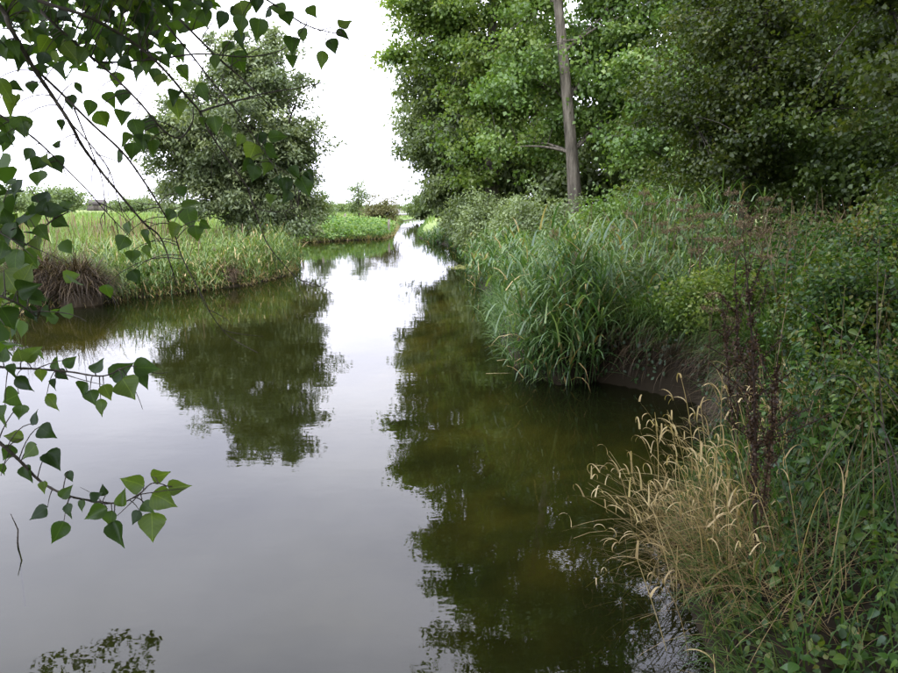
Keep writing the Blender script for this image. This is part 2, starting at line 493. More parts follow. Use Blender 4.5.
def water_mat():
    m, t = new_mat('river_water')
    o = t.nodes.new('ShaderNodeOutputMaterial')
    g = t.nodes.new('ShaderNodeNewGeometry')
    hs = []
    for sc, st, det, amp in ((.8, (1, 1.6, 1), 2, .16), (5.0, (1, 1.7, 1), 2, .036), (24, (1, 1.4, 1), 2, .003)):
        mpn = t.nodes.new('ShaderNodeMapping'); mpn.inputs['Scale'].default_value = st
        n = t.nodes.new('ShaderNodeTexNoise'); n.inputs['Scale'].default_value = sc; n.inputs['Detail'].default_value = det
        t.links.new(g.outputs['Position'], mpn.inputs[0]); t.links.new(mpn.outputs[0], n.inputs['Vector'])
        k = t.nodes.new('ShaderNodeMath'); k.operation = 'MULTIPLY'; k.inputs[1].default_value = amp
        t.links.new(n.outputs['Fac'], k.inputs[0]); hs.append(k.outputs[0])
    a1 = t.nodes.new('ShaderNodeMath'); a2 = t.nodes.new('ShaderNodeMath')
    t.links.new(hs[0], a1.inputs[0]); t.links.new(hs[1], a1.inputs[1])
    t.links.new(a1.outputs[0], a2.inputs[0]); t.links.new(hs[2], a2.inputs[1])
    b = t.nodes.new('ShaderNodeBump'); b.inputs['Strength'].default_value = 1; b.inputs['Distance'].default_value = .016
    t.links.new(a2.outputs[0], b.inputs['Height'])
    fr = t.nodes.new('ShaderNodeFresnel'); fr.inputs['IOR'].default_value = 1.333
    t.links.new(b.outputs[0], fr.inputs['Normal'])
    gl = t.nodes.new('ShaderNodeBsdfGlossy'); gl.inputs['Roughness'].default_value = .015
    t.links.new(b.outputs[0], gl.inputs['Normal'])
    tr = t.nodes.new('ShaderNodeBsdfTransparent'); tr.inputs[0].default_value = (.62, .60, .29, 1)
    df = t.nodes.new('ShaderNodeBsdfDiffuse'); df.inputs[0].default_value = (.013, .019, .007, 1)
    m1 = t.nodes.new('ShaderNodeMixShader'); m1.inputs[0].default_value = .22
    t.links.new(tr.outputs[0], m1.inputs[1]); t.links.new(df.outputs[0], m1.inputs[2])
    m2 = t.nodes.new('ShaderNodeMixShader')
    t.links.new(fr.outputs[0], m2.inputs[0]); t.links.new(m1.outputs[0], m2.inputs[1]); t.links.new(gl.outputs[0], m2.inputs[2])
    t.links.new(m2.outputs[0], o.inputs['Surface'])
    return m

gmb = MB(); gmb.add(np.stack([X, Y, Z], -1).reshape(-1, 3), GF)
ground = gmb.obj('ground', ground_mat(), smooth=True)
ground['kind'] = 'structure'
wmb = MB()
wx = np.linspace(-29, 25, 12); wy = np.linspace(-4, 142, 24)
WX, WY = np.meshgrid(wx, wy)
ii = (np.arange(23)[:, None] * 12 + np.arange(11)[None])
wmb.add(np.stack([WX, WY, WX * 0], -1).reshape(-1, 3), np.stack([ii, ii + 1, ii + 13, ii + 12], -1).reshape(-1, 4))
river = wmb.obj('river', water_mat(), smooth=True)
river['kind'] = 'structure'

# ------------------------------------------------------------------ trees
def rdir(n):
    return norm(rng.normal(size=(n, 3)))

def crown_points(ell, n, bias=.45, seed=0):
    ell = np.asarray(ell, float)
    w = ell[:, 3] * ell[:, 4] * ell[:, 5]
    k = rng.choice(len(ell), n, p=w / w.sum())
    d = rdir(n)
    r = rng.random(n) ** bias
    lump = 1 + .16 * np.sin(3.1 * d[:, 0] * 2 + seed) * np.cos(4.3 * d[:, 2] + seed) + .10 * np.sin(7 * d[:, 1] + 5 * d[:, 2] + seed)
    return ell[k, :3] + d * ell[k, 3:] * (r * lump)[:, None], d

def bough_points(ell, n, nb, brad, bias, seed):
    B, BD = crown_points(ell, nb, bias, seed)
    k = rng.integers(0, nb, n)
    d = rdir(n)
    d[:, 2] = np.abs(d[:, 2]) * .8 - .12
    r = brad * rng.uniform(.55, 1.35, nb)
    q = rng.random(n) ** .5
    off = d * (r[k] * q)[:, None] * np.array([1, 1, .62])
    off[:, 2] -= .28 * (off[:, 0] ** 2 + off[:, 1] ** 2) / r[k]
    D = norm(d + BD[k] * .5 + [0, 0, .3])
    return B[k] + off, D

def leaf_cloud(mb, C, D, per, cr, size, tmpl, droop=0.0, up=.5, squash=.7, cvar=.55, bright=0.0):
    faces = {9: HEART_F, 6: OVAL_F}.get(len(tmpl), LEAF_F)
    n = len(C)
    k = np.repeat(np.arange(n), per)
    N = len(k)
    csz = cr * rng.uniform(.6, 1.35, n)
    off = rng.normal(size=(N, 3)) * .55
    ln = np.linalg.norm(off, axis=1, keepdims=True)
    off = off / np.maximum(ln, 1e-6) * np.minimum(ln, 1.25)
    off[:, 2] *= squash
    P = C[k] + off * csz[k][:, None]
    if droop > 0:
        P[:, 2] -= droop * rng.random(N) * 1.2
    nrm = norm(rng.normal(size=(N, 3)) * .75 + D[k] * .4 + np.array([0, 0, up]))
    tipd = rng.normal(size=(N, 3)) * .6 + D[k] * .5 + np.array([0, 0, -.35 - droop * 1.6])
    tipd -= nrm * (tipd * nrm).sum(1, keepdims=True)
    Mx = frames(tipd, nrm)
    crnd = rng.random(n)
    R = np.clip(cvar * crnd[k] + (1 - cvar) * rng.random(N) + bright, 0, 1)
    scatter(mb, tmpl, faces, Mx, P, size * rng.uniform(.7, 1.3, N), R)

def bez(a, b, c_, n):
    t = np.linspace(0, 1, n)[:, None]
    return a * (1 - t) ** 2 + 2 * b * t * (1 - t) + c_ * t * t

def tree(name, label, cat, loc, H, ell, n_clump, per, cr, size, leaf, bark, tr, tmpl=LEAF_V, droop=0, n_limb=10, lean=(0, 0),
         bias=.45, up=.5, group=None, tfrac=.9, stems=None, limb_low=.25, seed=0, squash=.7, bright=0.0, sag=0.0, brad=None, bper=12, fill=.42):
    z0 = float(gz(loc[0], loc[1]))
    root = empty(name, (loc[0], loc[1], z0), label, cat, group)
    st = stems or [(0, 0, lean[0], lean[1], H * tfrac, tr)]
    spines = []
    tm = MB()
    for (bx, by, lx, ly, h, r) in st:
        n = 14
        t = np.linspace(0, 1, n)
        wobx = .012 * h * np.sin(t * 5 + seed) * t; woby = .012 * h * np.cos(t * 4 + seed) * t
        pts = np.stack([bx + lx * t ** 1.4 + wobx, by + ly * t ** 1.4 + woby, -.25 + t * (h + .25)], -1)
        rad = r * (1 - .86 * t) * (1 + .5 * np.exp(-t * 16))
        tube(tm, pts, rad, 10)
        spines.append((pts, rad))
    tm.obj('trunk', M[bark], root, smooth=True)
    if brad:
        nf = int(n_clump * fill)
        C, D = bough_points(ell, n_clump - nf, max(6, int((n_clump - nf) / bper * 1.5)), brad * .9, bias, seed)
        C2_, D2_ = crown_points(ell, nf, .55, seed)
        C, D = np.vstack([C, C2_]), np.vstack([D, D2_])
    else:
        C, D = crown_points(ell, n_clump, bias, seed)
    ok = C[:, 2] > .15
    C, D = C[ok], D[ok]
    # limbs: to the farthest-spread clump centres
    order = rng.permutation(len(C))[: max(n_limb * 6, 1)]
    limb_i = order[:n_limb]
    used = 0
    mbs = []
    nodes, node_k = [], []
    for q, i in enumerate(limb_i):
        pts, rad = spines[q % len(spines)]
        tgt = C[i]
        hz = np.clip(tgt[2] - .55 * np.linalg.norm(tgt[:2] - pts[len(pts) // 2, :2]), H * limb_low * .5, pts[-1, 2] * .93)
        j = int(np.argmin(abs(pts[:, 2] - hz)))
        a = pts[j]
        mid = (a + tgt) / 2 + np.array([0, 0, .15 * np.linalg.norm(tgt - a)])
        P = bez(a, mid, tgt, 9)
        lm = MB()
        r0 = max(rad[j] * .30, .012)
        tube(lm, P, np.linspace(r0, max(r0 * .12, .006), 9), 5)
        mbs.append(lm)
        nodes.append(P[2:]); node_k += [q] * len(P[2:])
    if mbs:
        nodes = np.concatenate(nodes)
        for i in range(len(C)):
            if rng.random() > .55: continue
            dd = np.linalg.norm(nodes - C[i], axis=1)
            k = int(np.argmin(dd))
            if dd[k] < .15 or dd[k] > H * .45: continue
            a = nodes[k]
            tube(mbs[node_k[k]], bez(a, (a + C[i]) / 2 + np.array([0, 0, .12 * dd[k]]), C[i], 4), np.linspace(.006 + tr * .05, .004, 4), 3)
        for lm in mbs: lm.obj('limb', M[bark], root)
    cm = MB()
    if sag: C[:, 2] -= sag * np.clip(np.linalg.norm(C[:, :2], axis=1) - 1, 0, 9)
    leaf_cloud(cm, C, D, per, cr, size, tmpl, droop, up, squash, bright=bright)
    cm.obj('crown', M[leaf], root)
    return root

# left bank willow
tree('willow_tree', 'round grey-green willow standing alone on the left meadow bank', 'tree', (-8.1, 28.5), 8.8,
     [(-.3, 0, 4.6, 2.9, 2.9, 2.5), (.5, 0, 6.4, 2.1, 2.1, 1.7), (-2.0, 0, 3.0, 1.8, 2, 1.7), (1.5, -.3, 3.0, 1.6, 1.8, 1.9), (2.3, 0, 4.3, 1.2, 1, .7), (.1, 0, 7.4, 1.6, 1.6, 1.1), (-1.9, 0, 5.0, 1.4, 1.6, 1.4), (0, 0, 2.2, 2.5, 2.2, 1.5), (1.4, -.6, 1.5, 1.5, 1.2, 1.2)],
     1050, 112, .40, .165, 'willow_l', 'bark_dark', .26, NARROW_V * np.array([1.7, 1, 1]), droop=.10, n_limb=16, stems=[(0, 0, -1.2, 0, 6, .2), (.25, 0, .3, .2, 7.2, .22), (.5, .1, 1.6, 0, 5.6, .18)], seed=1, brad=.85, bper=14, fill=.6)
# right bank trees
tree('willow_tree', 'drooping willow leaning over the far right bank beside the river bend', 'tree', (2.6, 37), 11,
     [(-1.2, -.5, 5.6, 3.6, 3.4, 3.4), (-2.6, -.6, 4.0, 2.0, 2.2, 2.4), (-1.4, -1.5, 2.2, 2.6, 2.2, 1.9), (.6, -2.2, 1.8, 2.6, 1.6, 1.8), (1.8, -1, 3.8, 3, 3, 3), (0, 0, 8.2, 3.0, 3, 2.2), (-3.2, -.4, 7.2, 2.0, 2.0, 2.0), (-4.0, -.4, 5.4, 1.3, 1.4, 1.6)],
     1150, 84, .58, .238, 'willow', 'bark_dark', .42, NARROW_V * np.array([1.7, 1, 1]), droop=.3, n_limb=16, seed=2, brad=1.25, bper=14)
tree('poplar_tree', 'tall pale-leaved poplar rising behind the drooping willow', 'tree', (2.0, 33), 21,
     [(0, 0, 12, 3.4, 3.4, 6), (-2.2, 0, 9.6, 2.4, 2.2, 2.0), (-3.2, .3, 11.0, 1.9, 1.4, 1.3), (-2.8, 0, 8.4, 1.9, 1.8, 1.6), (-1.4, 0, 14.5, 2.6, 2.6, 2.6), (1.5, 0, 7, 2.6, 2.6, 2.6), (-.6, -1.2, 5, 2.4, 1.6, 2.6), (-4.2, 0, 10.2, 1.2, .8, .5)],
     1200, 68, .52, .167, 'poplar2', 'bark', .36, n_limb=22, seed=3, up=.3, brad=1.15, bper=13)
tree('poplar_tree', 'tall poplar with a bare pale trunk standing on the right bank', 'tree', (4.62, 25.5), 24,
     [(.9, 1.9, 11, 3.4, 3.0, 7.5), (.2, .2, 15.5, 3.2, 3.4, 4.5), (-2.4, -1.2, 12.4, 2.4, 2.4, 2.2), (-3.2, -1, 16, 2.0, 2.0, 2.4), (2.4, .8, 7, 3.0, 2.4, 3.6), (-1.8, 1.0, 6.2, 1.9, 1.6, 2.4), (1.6, 1.6, 4.0, 2.8, 1.6, 2.2), (-2.2, 1.3, 3.4, 1.5, 1.4, 1.8), (-4.2, -1, 13.4, 1.2, 1.0, .7), (.3, -.6, 5.2, 1.6, .8, 1.4), (.2, -.9, 9.4, 1.5, .6, .9), (-.3, -.8, 6.6, 1.3, .5, .7), (2.6, -.4, 9.6, 2.4, 2, 2.4)],
     1400, 68, .5, .149, 'poplar', 'bark', .235, n_limb=24, lean=(-3.3, 0), seed=4, up=.3, brad=1.1, bper=13)
tree('alder_tree', 'leafy mid-green tree filling the gap right of the bare poplar trunk', 'tree', (8.6, 24), 11,
     [(0, 0, 5.6, 3.2, 3, 3.2), (-1.2, -.8, 3.4, 2.8, 2.4, 2.4), (1.5, 0, 7, 2.4, 2.4, 2.2)],
     520, 70, .52, .14, 'poplar', 'bark_dark', .25, n_limb=14, seed=5, brad=1.0)
tree('hawthorn_tree', 'olive-leaved hawthorn tree behind the tall reeds on the right', 'tree', (6.9, 16.5), 8,
     [(0, 0, 4.8, 2.5, 2.3, 2.3), (-.8, -.8, 3.2, 2.2, 2, 1.6), (.4, 0, 1.8, 2.4, 1.6, 1.2)],
     640, 80, .38, .089, 'thorn', 'bark_dark', .2, n_limb=14, seed=6, brad=.75)
tree('alder_tree', 'dark spreading alder overhanging the nettle bed on the right', 'tree', (9.2, 13.2), 11,
     [(0, 0, 6.4, 3.2, 3, 3.0), (-1.8, -1.2, 4.8, 2.2, 2, 1.4), (-.5, 0, 2.8, 2.2, 2, 1.4), (-2.2, -1.5, 7.5, 2.4, 2, 1.6), (-4.4, -2.0, 8.4, 2.2, 2.2, 1.4), (-3.5, .6, 9.5, 2.4, 2.4, 1.6)],
     640, 75, .42, .095, 'alder', 'bark_dark', .24, n_limb=16, seed=7, brad=.85)
tree('hawthorn_tree', 'low shaded hawthorn tree at the edge of the nettle bed', 'tree', (6.9, 9.6), 6.5,
     [(0, 0, 4.2, 2.2, 2.0, 1.7), (-.9, -.2, 3.0, 1.5, 1.6, 1.0), (.6, .3, 1.6, 1.5, 1.5, 1.2), (.5, 0, 5.6, 1.8, 1.7, 1.2)],
     540, 75, .32, .073, 'thorn', 'bark_dark', .15, n_limb=14, seed=8, brad=.6)
tree('alder_tree', 'broad dark alder standing behind the shaded hawthorns', 'tree', (13.5, 19.5), 12,
     [(0, 0, 6.4, 4.2, 3.4, 4.2), (-2.5, 0, 3.4, 3, 2.4, 2.6), (2.8, 0, 4, 3, 2.4, 3)],
     380, 60, .6, .165, 'alder', 'bark_dark', .3, n_limb=12, seed=9, brad=1.1)
tree('willow_tree', 'green willow thicket filling the background between poplar and hawthorn', 'tree', (9.5, 33), 9,
     [(0, 0, 4, 5, 3, 3.6), (-3, -1, 2.6, 3, 2.6, 2.4), (4, 0, 4, 4, 3, 3.6), (-2, -1, 1.4, 4.5, 2, 1.6)],
     560, 60, .7, .235, 'willow', 'bark_dark', .35, n_limb=10, seed=10, brad=1.2)
tree('alder_tree', 'dense dark alder closing the view at the right end of the grove', 'tree', (17.5, 17), 12,
     [(0, 0, 6.5, 4.2, 3, 4.8), (-2, -.5, 3, 3.4, 2.4, 2.6), (2, 0, 3, 3, 2.4, 2.6)], 420, 60, .75, .205, 'alder', 'bark_dark', .3, n_limb=8, seed=14, brad=1.2)
tree('alder_tree', 'tall dark alder behind the olive-leaved hawthorn', 'tree', (12.2, 26), 13,
     [(0, 0, 7.0, 4.2, 3, 5.0), (-2, -.5, 3, 3.4, 2.4, 2.6), (3, 0, 4, 3, 2.4, 3)], 460, 60, .75, .205, 'alder', 'bark_dark', .3, n_limb=8, seed=15, brad=1.2)
tree('hawthorn_tree', 'hawthorn with drooping leafy boughs at the right end of the nettle bed', 'tree', (9.6, 10.2), 8,
     [(0, 0, 5.0, 2.6, 2.2, 2.6), (-.8, -.5, 2.6, 2.0, 1.8, 1.8), (1.2, 0, 1.6, 2.2, 1.6, 1.5)], 360, 75, .42, .086, 'alder', 'bark_dark', .18, n_limb=12, seed=11)
tree('alder_tree', 'unseen alder added right of the near bank to shade it', 'tree', (6.2, 2.8), 10,  # out-of-view tree added to darken the right bank
     [(-.4, 0, 6.2, 2.6, 2.6, 2.8), (-2.6, -.6, 6.4, 2.6, 2.8, 1.5), (-2.2, 2.6, 6.9, 2.6, 2.6, 1.5), (-3.8, 1.0, 7.2, 1.8, 2.4, 1.2), (-3.0, 4.6, 7.6, 2.0, 2.4, 1.5), (-4.4, 3.0, 7.8, 1.4, 2.0, 1.2), (.6, -.5, 2.4, 1.5, 1.6, 1.6)], 900, 45, .5, .17, 'alder', 'bark_dark', .2, n_limb=14, seed=12, brad=.9)
tree('alder_tree', 'unseen alder added behind the near bank to block light', 'tree', (3.4, -3.2), 10,  # put behind the camera to cut the light on the near bank
     [(0, 0, 6, 3.2, 2.6, 3.4), (0, 0, 2.6, 2.6, 1.8, 1.8)], 380, 45, .7, .2, 'alder', 'bark_dark', .22, n_limb=8, seed=13)
# shrubs on the right bank
for (nm, lab, x, y, h, w, mt, sz, nc, sd2) in [
    ('willow_shrub', 'low pale willow shrub at the foot of the bare poplar trunk', 2.7, 20.5, 1.9, 1.5, 'willow', .10, 130, 21),
    ('willow_shrub', 'bushy willow shrub hanging over the water below the poplars', 1.5, 24.5, 2.0, 1.4, 'willow', .11, 130, 22),
    ('bramble_bush', 'rounded green bramble bush between the reeds and the poplar trunk', 4.6, 17.5, 1.7, 1.7, 'poplar', .085, 140, 23),
    ('bramble_bush', 'dark bramble mound behind the dead dock plants', 3.55, 5.9, 1.0, .65, 'bramble', .042, 150, 51),
    ('bramble_bush', 'broad bramble mound in the middle of the nettle bed', 4.7, 7.6, 1.2, .8, 'bramble', .048, 170, 52),
    ('bramble_bush', 'low bramble mound beside the upright dry grass tuft', 2.95, 4.7, .6, .42, 'bramble', .036, 120, 53),
    ('bramble_bush', 'yellow-tinged bramble mound on the lip of the undercut bank', 2.95, 7.5, .6, .5, 'herb', .042, 110, 54),
    ('elder_shrub', 'dark leafy elder shrub under the hawthorn trees', 8.6, 15.0, 2.6, 2.0, 'alder', .10, 190, 25),
    ('elder_shrub', 'shaded elder shrub between the low hawthorn and the alder', 8.3, 11.4, 2.2, 1.5, 'alder', .085, 170, 26),
    ('elder_shrub', 'broad elder shrub closing the view behind the alders', 12.6, 15.6, 3.0, 2.8, 'alder', .12, 220, 27),
    ('elder_shrub', 'green elder shrub behind the pale reed bed', 5.9, 18.6, 2.2, 1.7, 'thorn', .09, 160, 28),
    ('elder_shrub', 'low elder shrub in the gap beside the bare poplar trunk', 7.0, 22.5, 2.4, 2.0, 'poplar', .11, 160, 29),
    ('willow_shrub', 'dark willow shrub dipping its leaves in the water under the drooping willow', 1.2, 31, 2.2, 1.7, 'willow', .13, 120, 24)]:
    tree(nm, lab, 'shrub', (x, y), h, [(0, 0, h * .5, w, w * .8, h * .5), (-.4 * w, -.2, h * .35, w * .7, w * .6, h * .35)], nc, 60 if nm != 'bramble_bush' or y > 10 else 75, .28 if nm != 'bramble_bush' or y > 10 else .2, sz, mt, 'bark_dark', .035,
         tmpl=NARROW_V * np.array([2, 1, 1]) if 'willow' in nm else (OVAL_V if y < 10 else LEAF_V), n_limb=9, stems=[(0, 0, -.5, 0, h * .8, .03), (.1, 0, .4, .1, h * .8, .03), (0, .1, 0, -.4, h * .75, .025)], seed=sd2, squash=.9)

# far left bank and horizon
def far(name, label, px, top, dist, wpx, mt, nc=110, per=45, cr=None, hmin=.15, seed=0, cat='tree', tr=.12, leaf=None):
    x = (px - 449) / FPX * dist
    z0 = float(gz(x, dist))
    zt = float(pix(px, top, dist)[2]) - z0
    w = wpx / FPX * dist / 2
    tree(name, label, cat, (x, dist), zt, [(0, 0, zt * .55, w, w, zt * .45), (-.35 * w, 0, zt * .4, w * .7, w * .7, zt * .3), (.4 * w, 0, zt * .42, w * .65, w * .7, zt * .34)],
         nc, per, cr or w * .25, leaf or max(.1, dist * .0028), mt, 'bark_dark', tr, n_limb=6, seed=seed, bias=.5)
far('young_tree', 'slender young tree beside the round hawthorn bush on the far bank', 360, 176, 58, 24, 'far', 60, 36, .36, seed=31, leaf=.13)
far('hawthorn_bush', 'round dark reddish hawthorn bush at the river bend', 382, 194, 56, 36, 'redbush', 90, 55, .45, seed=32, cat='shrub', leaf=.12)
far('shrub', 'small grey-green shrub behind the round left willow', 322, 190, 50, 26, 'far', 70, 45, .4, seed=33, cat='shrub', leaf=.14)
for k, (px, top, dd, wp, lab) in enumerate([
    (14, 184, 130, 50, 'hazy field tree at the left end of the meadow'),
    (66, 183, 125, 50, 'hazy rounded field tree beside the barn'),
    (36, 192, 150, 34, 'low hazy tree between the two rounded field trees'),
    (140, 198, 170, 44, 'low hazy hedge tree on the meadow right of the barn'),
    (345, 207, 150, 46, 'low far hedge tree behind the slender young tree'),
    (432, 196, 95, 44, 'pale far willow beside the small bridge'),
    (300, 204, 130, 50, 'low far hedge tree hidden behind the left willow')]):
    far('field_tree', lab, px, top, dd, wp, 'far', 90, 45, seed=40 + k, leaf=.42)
# hedge line on the horizon
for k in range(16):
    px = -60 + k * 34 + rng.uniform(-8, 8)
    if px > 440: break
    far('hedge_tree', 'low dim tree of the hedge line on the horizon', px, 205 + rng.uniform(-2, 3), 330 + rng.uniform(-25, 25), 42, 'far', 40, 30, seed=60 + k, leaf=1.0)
for o in [o for o in COL.objects if o.name.startswith('hedge_tree')]: o['group'] = 'trees of the far hedge line'

def box(mb, cx, cy, cz, sx, sy, sz, R=.5):
    v = np.array([[i, j, k] for i in (-.5, .5) for j in (-.5, .5) for k in (-.5, .5)]) * [sx, sy, sz] + [cx, cy, cz]
    mb.add(v, np.array([[0, 1, 3, 2], [4, 6, 7, 5], [0, 4, 5, 1], [2, 3, 7, 6], [0, 2, 6, 4], [1, 5, 7, 3]]), R)

# barn
bx = (103 - 449) / FPX * 250
bz = float(gz(bx, 250))
barn = empty('barn', (bx, 250, bz), 'small low barn with a dark roof among the field trees', 'barn')
b = MB(); box(b, 0, 0, 1.0, 5.4, 4, 2.4); b.obj('wall', M['barnwall'], barn)
b = MB(); v = np.array([[-3, -2.4, 2.15], [3, -2.4, 2.15], [3, 2.4, 2.15], [-3, 2.4, 2.15], [-3, 0, 3.9], [3, 0, 3.9]])
b.add(v, np.array([[0, 1, 5, 4], [2, 3, 4, 5], [3, 2, 1, 0]])); b.add(v, np.array([[0, 4, 3], [1, 2, 5]])); b.obj('roof', M['rooftile'], barn)
b = MB(); box(b, .6, -2.02, .9, 1.6, .08, 1.9); b.obj('door', M['bark_dark'], barn)
# bridge
bx = -5.2
bz = float(gz(bx - 6, 100))
br = empty('bridge', (bx, 100, 0), 'low grey concrete bridge beyond the river bend', 'bridge')
b = MB(); box(b, 0, 0, .98, 12, 2.6, .28); b.obj('deck', M['concrete'], br)
for s in (-1, 1):
    b = MB(); box(b, 0, s * 1.2, 1.32, 12, .14, .1); box(b, 0, s * 1.2, 1.68, 12, .12, .1)
    for q in range(7): box(b, -5.4 + q * 1.8, s * 1.2, 1.42, .12, .1, .62)
    b.obj('parapet', M['concrete'], br)
    b = MB(); box(b, s * 5.2, 0, .35, .9, 2.4, 1.0); b.obj('abutment', M['concrete'], br)
# fence posts
for (px, dd, h, lab) in [(303, 43.5, 1.45, 'pale fence post beside the round left willow'), (323, 45, 1.15, 'leaning fence post in the bright green bank herbs'),
                    (389, 49, 1.0, 'short fence post at the river bend below the hawthorn bush'), (346, 50, 1.1, 'weathered fence post near the slender young tree')]:
    x = (px - 449) / FPX * dd
    b = MB(); tube(b, [[0, 0, -.3], [.02, 0, h * .5], [.05, 0, h], [.05, 0, h + .02]], [.085, .08, .075, .02], 8)
    o = b.obj('fence_post', M['wood'])
    o.location = (x, dd, float(gz(x, dd)))
    tag(o, lab, 'post', 'fence posts on the far bank')

# ------------------------------------------------------------------ grasses
def area_pts(n, x0, x1, y0, y1, dmin=.05, dmax=1e9, keep=None):
    x = rng.uniform(x0, x1, n); y = rng.uniform(y0, y1, n)
    d = sdist(x, y)
    k = (d > dmin) & (d < dmax)
    if keep is not None: k &= keep(x, y)
    x, y = x[k], y[k]
    return np.stack([x, y, gz(x, y)], -1)

def stuff(mb, name, mat, label, cat):
    o = mb.obj(name, mat)
    tag(o, label, cat, kind='stuff')
    return o

mb = MB()
leftside = lambda x, y: x < -3.2
P = np.concatenate([area_pts(26000, -24, -4, 12, 34, .15, 30, leftside), area_pts(16000, -34, -3, 34, 62, .15, 60, leftside), area_pts(9000, -70, 0, 62, 130, .3, 200, lambda x, y: x < y * -.02)])
dd = np.hypot(P[:, 0], P[:, 1])
patch = .5 + .5 * np.sin(P[:, 0] * .5 + 1) * np.sin(P[:, 1] * .23 + .4 * P[:, 0])
blades(mb, P, rng.uniform(0, 6.28, len(P)), rng.uniform(.25, .7, len(P)) * (1 + .25 * patch), rng.uniform(0, .35, len(P)), rng.uniform(.2, 1.0, len(P)), (.012 + dd * .0010), 2,
       R=np.clip(rng.random(len(P)) * .6 + .35 * patch, 0, 1))
stuff(mb, 'meadow_grass', M['grass'], 'tall uncut meadow grass covering the left bank', 'grass')
mb = MB()
P = area_pts(2600, -24, -4, 13, 36, .8, 30, leftside)
P = P[rng.random(len(P)) < .3 + .5 * (np.sin(P[:, 0] * .9) * np.sin(P[:, 1] * .5) > 0)]
blades(mb, P, rng.uniform(0, 6.28, len(P)), rng.uniform(.7, 1.15, len(P)), rng.uniform(0, .2, len(P)), rng.uniform(.0, .4, len(P)), .010 + .0006 * P[:, 1], 3, prof=.1, tip=.8)
stuff(mb, 'seeding_grass', M['umbel'], 'brown seeding grass stalks scattered through the left meadow', 'grass')
mb = MB()
P = area_pts(15000, -11, -3.6, 38.5, 56, .05, 6, lambda x, y: x < -3.4)
n = len(P)
nr = norm(rng.normal(size=(n, 3)) * .5 + [0, -.3, 1])
td = rng.normal(size=(n, 3)); td -= nr * (td * nr).sum(1, keepdims=True)
P2 = P + np.stack([0 * P[:, 0], 0 * P[:, 0], rng.random(n) ** .7 * (.2 + .7 * (.5 + .5 * np.sin(P[:, 0] * 2.3 + 2 * np.sin(P[:, 1] * 1.7)))) + .03], -1)
scatter(mb, LEAF_V, LEAF_F, frames(td, nr), P2, rng.uniform(.12, .24, n), rng.random(n))
stuff(mb, 'bank_herbs', M['lush'], 'bright green leafy herbs covering the bank at the river bend', 'herbs')

# right bank turf and ground cover
mb = MB()
P = np.concatenate([area_pts(9000, .9, 5.5, 1.2, 8.5, .25, 6), area_pts(9000, .8, 9, 8.5, 20, .1, 9), area_pts(6000, 0, 10, 20, 40, .1, 9, lambda x, y: x > -.5)])
ln = rng.uniform(.2, .5, len(P)) * (1 + .02 * P[:, 1])
blades(mb, P, rng.uniform(0, 6.28, len(P)), ln, rng.uniform(0, .5, len(P)), rng.uniform(.3, 1.4, len(P)), .005 + .0012 * P[:, 1], 3)
stuff(mb, 'bank_grass', M['bankgrass'], 'green grass growing between the plants of the right bank', 'grass')
mb = MB()
P = np.concatenate([area_pts(26000, .8, 5.8, 1.0, 8.6, .08, 6), area_pts(20000, 1.0, 11, 8.5, 20, .3, 10)])
n = len(P)
nr = norm(rng.normal(size=(n, 3)) * .6 + [-.25, -.2, 1])
td = rng.normal(size=(n, 3)); td -= nr * (td * nr).sum(1, keepdims=True)
lump = .55 + .45 * np.sin(P[:, 0] * 3.1 + 1.3 * np.sin(P[:, 1] * 2)) * np.sin(P[:, 1] * 2.3 + P[:, 0])
P[:, 2] += .01 + rng.random(n) * np.interp(P[:, 1], [1, 4, 8, 20], [.16, .35, .6, .8]) * lump * np.clip(sdist(P[:, 0], P[:, 1]) * 1.6, .15, 1)
sz_, rr_, fr_ = rng.uniform(.022, .05, n) * (1 + .06 * P[:, 1]), np.clip(rng.random(n) * .7 + .3 * lump, 0, 1), frames(td, nr)
for msk, tv, tf in ((P[:, 1] < 7, OVAL_V, OVAL_F), (P[:, 1] >= 7, LEAF_V, LEAF_F)):
    scatter(mb, tv, tf, fr_[msk], P[msk], sz_[msk], rr_[msk])
stuff(mb, 'ground_cover', M['bramble'], 'low leafy undergrowth of bramble and ivy on the right bank', 'undergrowth')

# grass hanging over the water's edge
def fringe(idx, n, ln, name, mat, label, wd, inset=(.0, .25), zoff=.0):
    Q = POLY[idx]
    seg = np.linalg.norm(np.diff(Q, axis=0), axis=1)
    k = rng.choice(len(seg), n, p=seg / seg.sum())
    t = rng.random(n)[:, None]
    d = norm(Q[k + 1] - Q[k])
    nrm_ = np.stack([-d[:, 1], d[:, 0]], -1)            # away from the water (polygon runs clockwise)
    xy = Q[k] * (1 - t) + Q[k + 1] * t
    test = sdist(*(xy + nrm_ * .05).T) > 0
    nrm_ = np.where(test[:, None], nrm_, -nrm_)
    xy = xy + nrm_ * rng.uniform(*inset, n)[:, None]
    P = np.stack([xy[:, 0], xy[:, 1], np.maximum(gz(xy[:, 0], xy[:, 1]), -.03) + zoff], -1)
    az = np.arctan2(-nrm_[:, 1], -nrm_[:, 0]) + rng.normal(0, .8, n)
    b = MB()
    blades(b, P, az, rng.uniform(.4, 1, n) * ln, rng.uniform(.1, .8, n), rng.uniform(.8, 2.4, n), wd * (.4 + .045 * np.maximum(P[:, 1], 2)), 4)
    stuff(b, name, M[mat], label, 'grass')
nL = len(LEFT)
fringe(np.arange(1, nL - 2), 6400, .42, 'waterside_grass', 'bankgrass', 'green grass drooping over the left waterline', .014)
fringe(np.arange(1, nL - 3), 4200, .36, 'waterside_straw', 'straw', 'bleached dead grass hanging at the left waterline', .012, (-.05, .2))
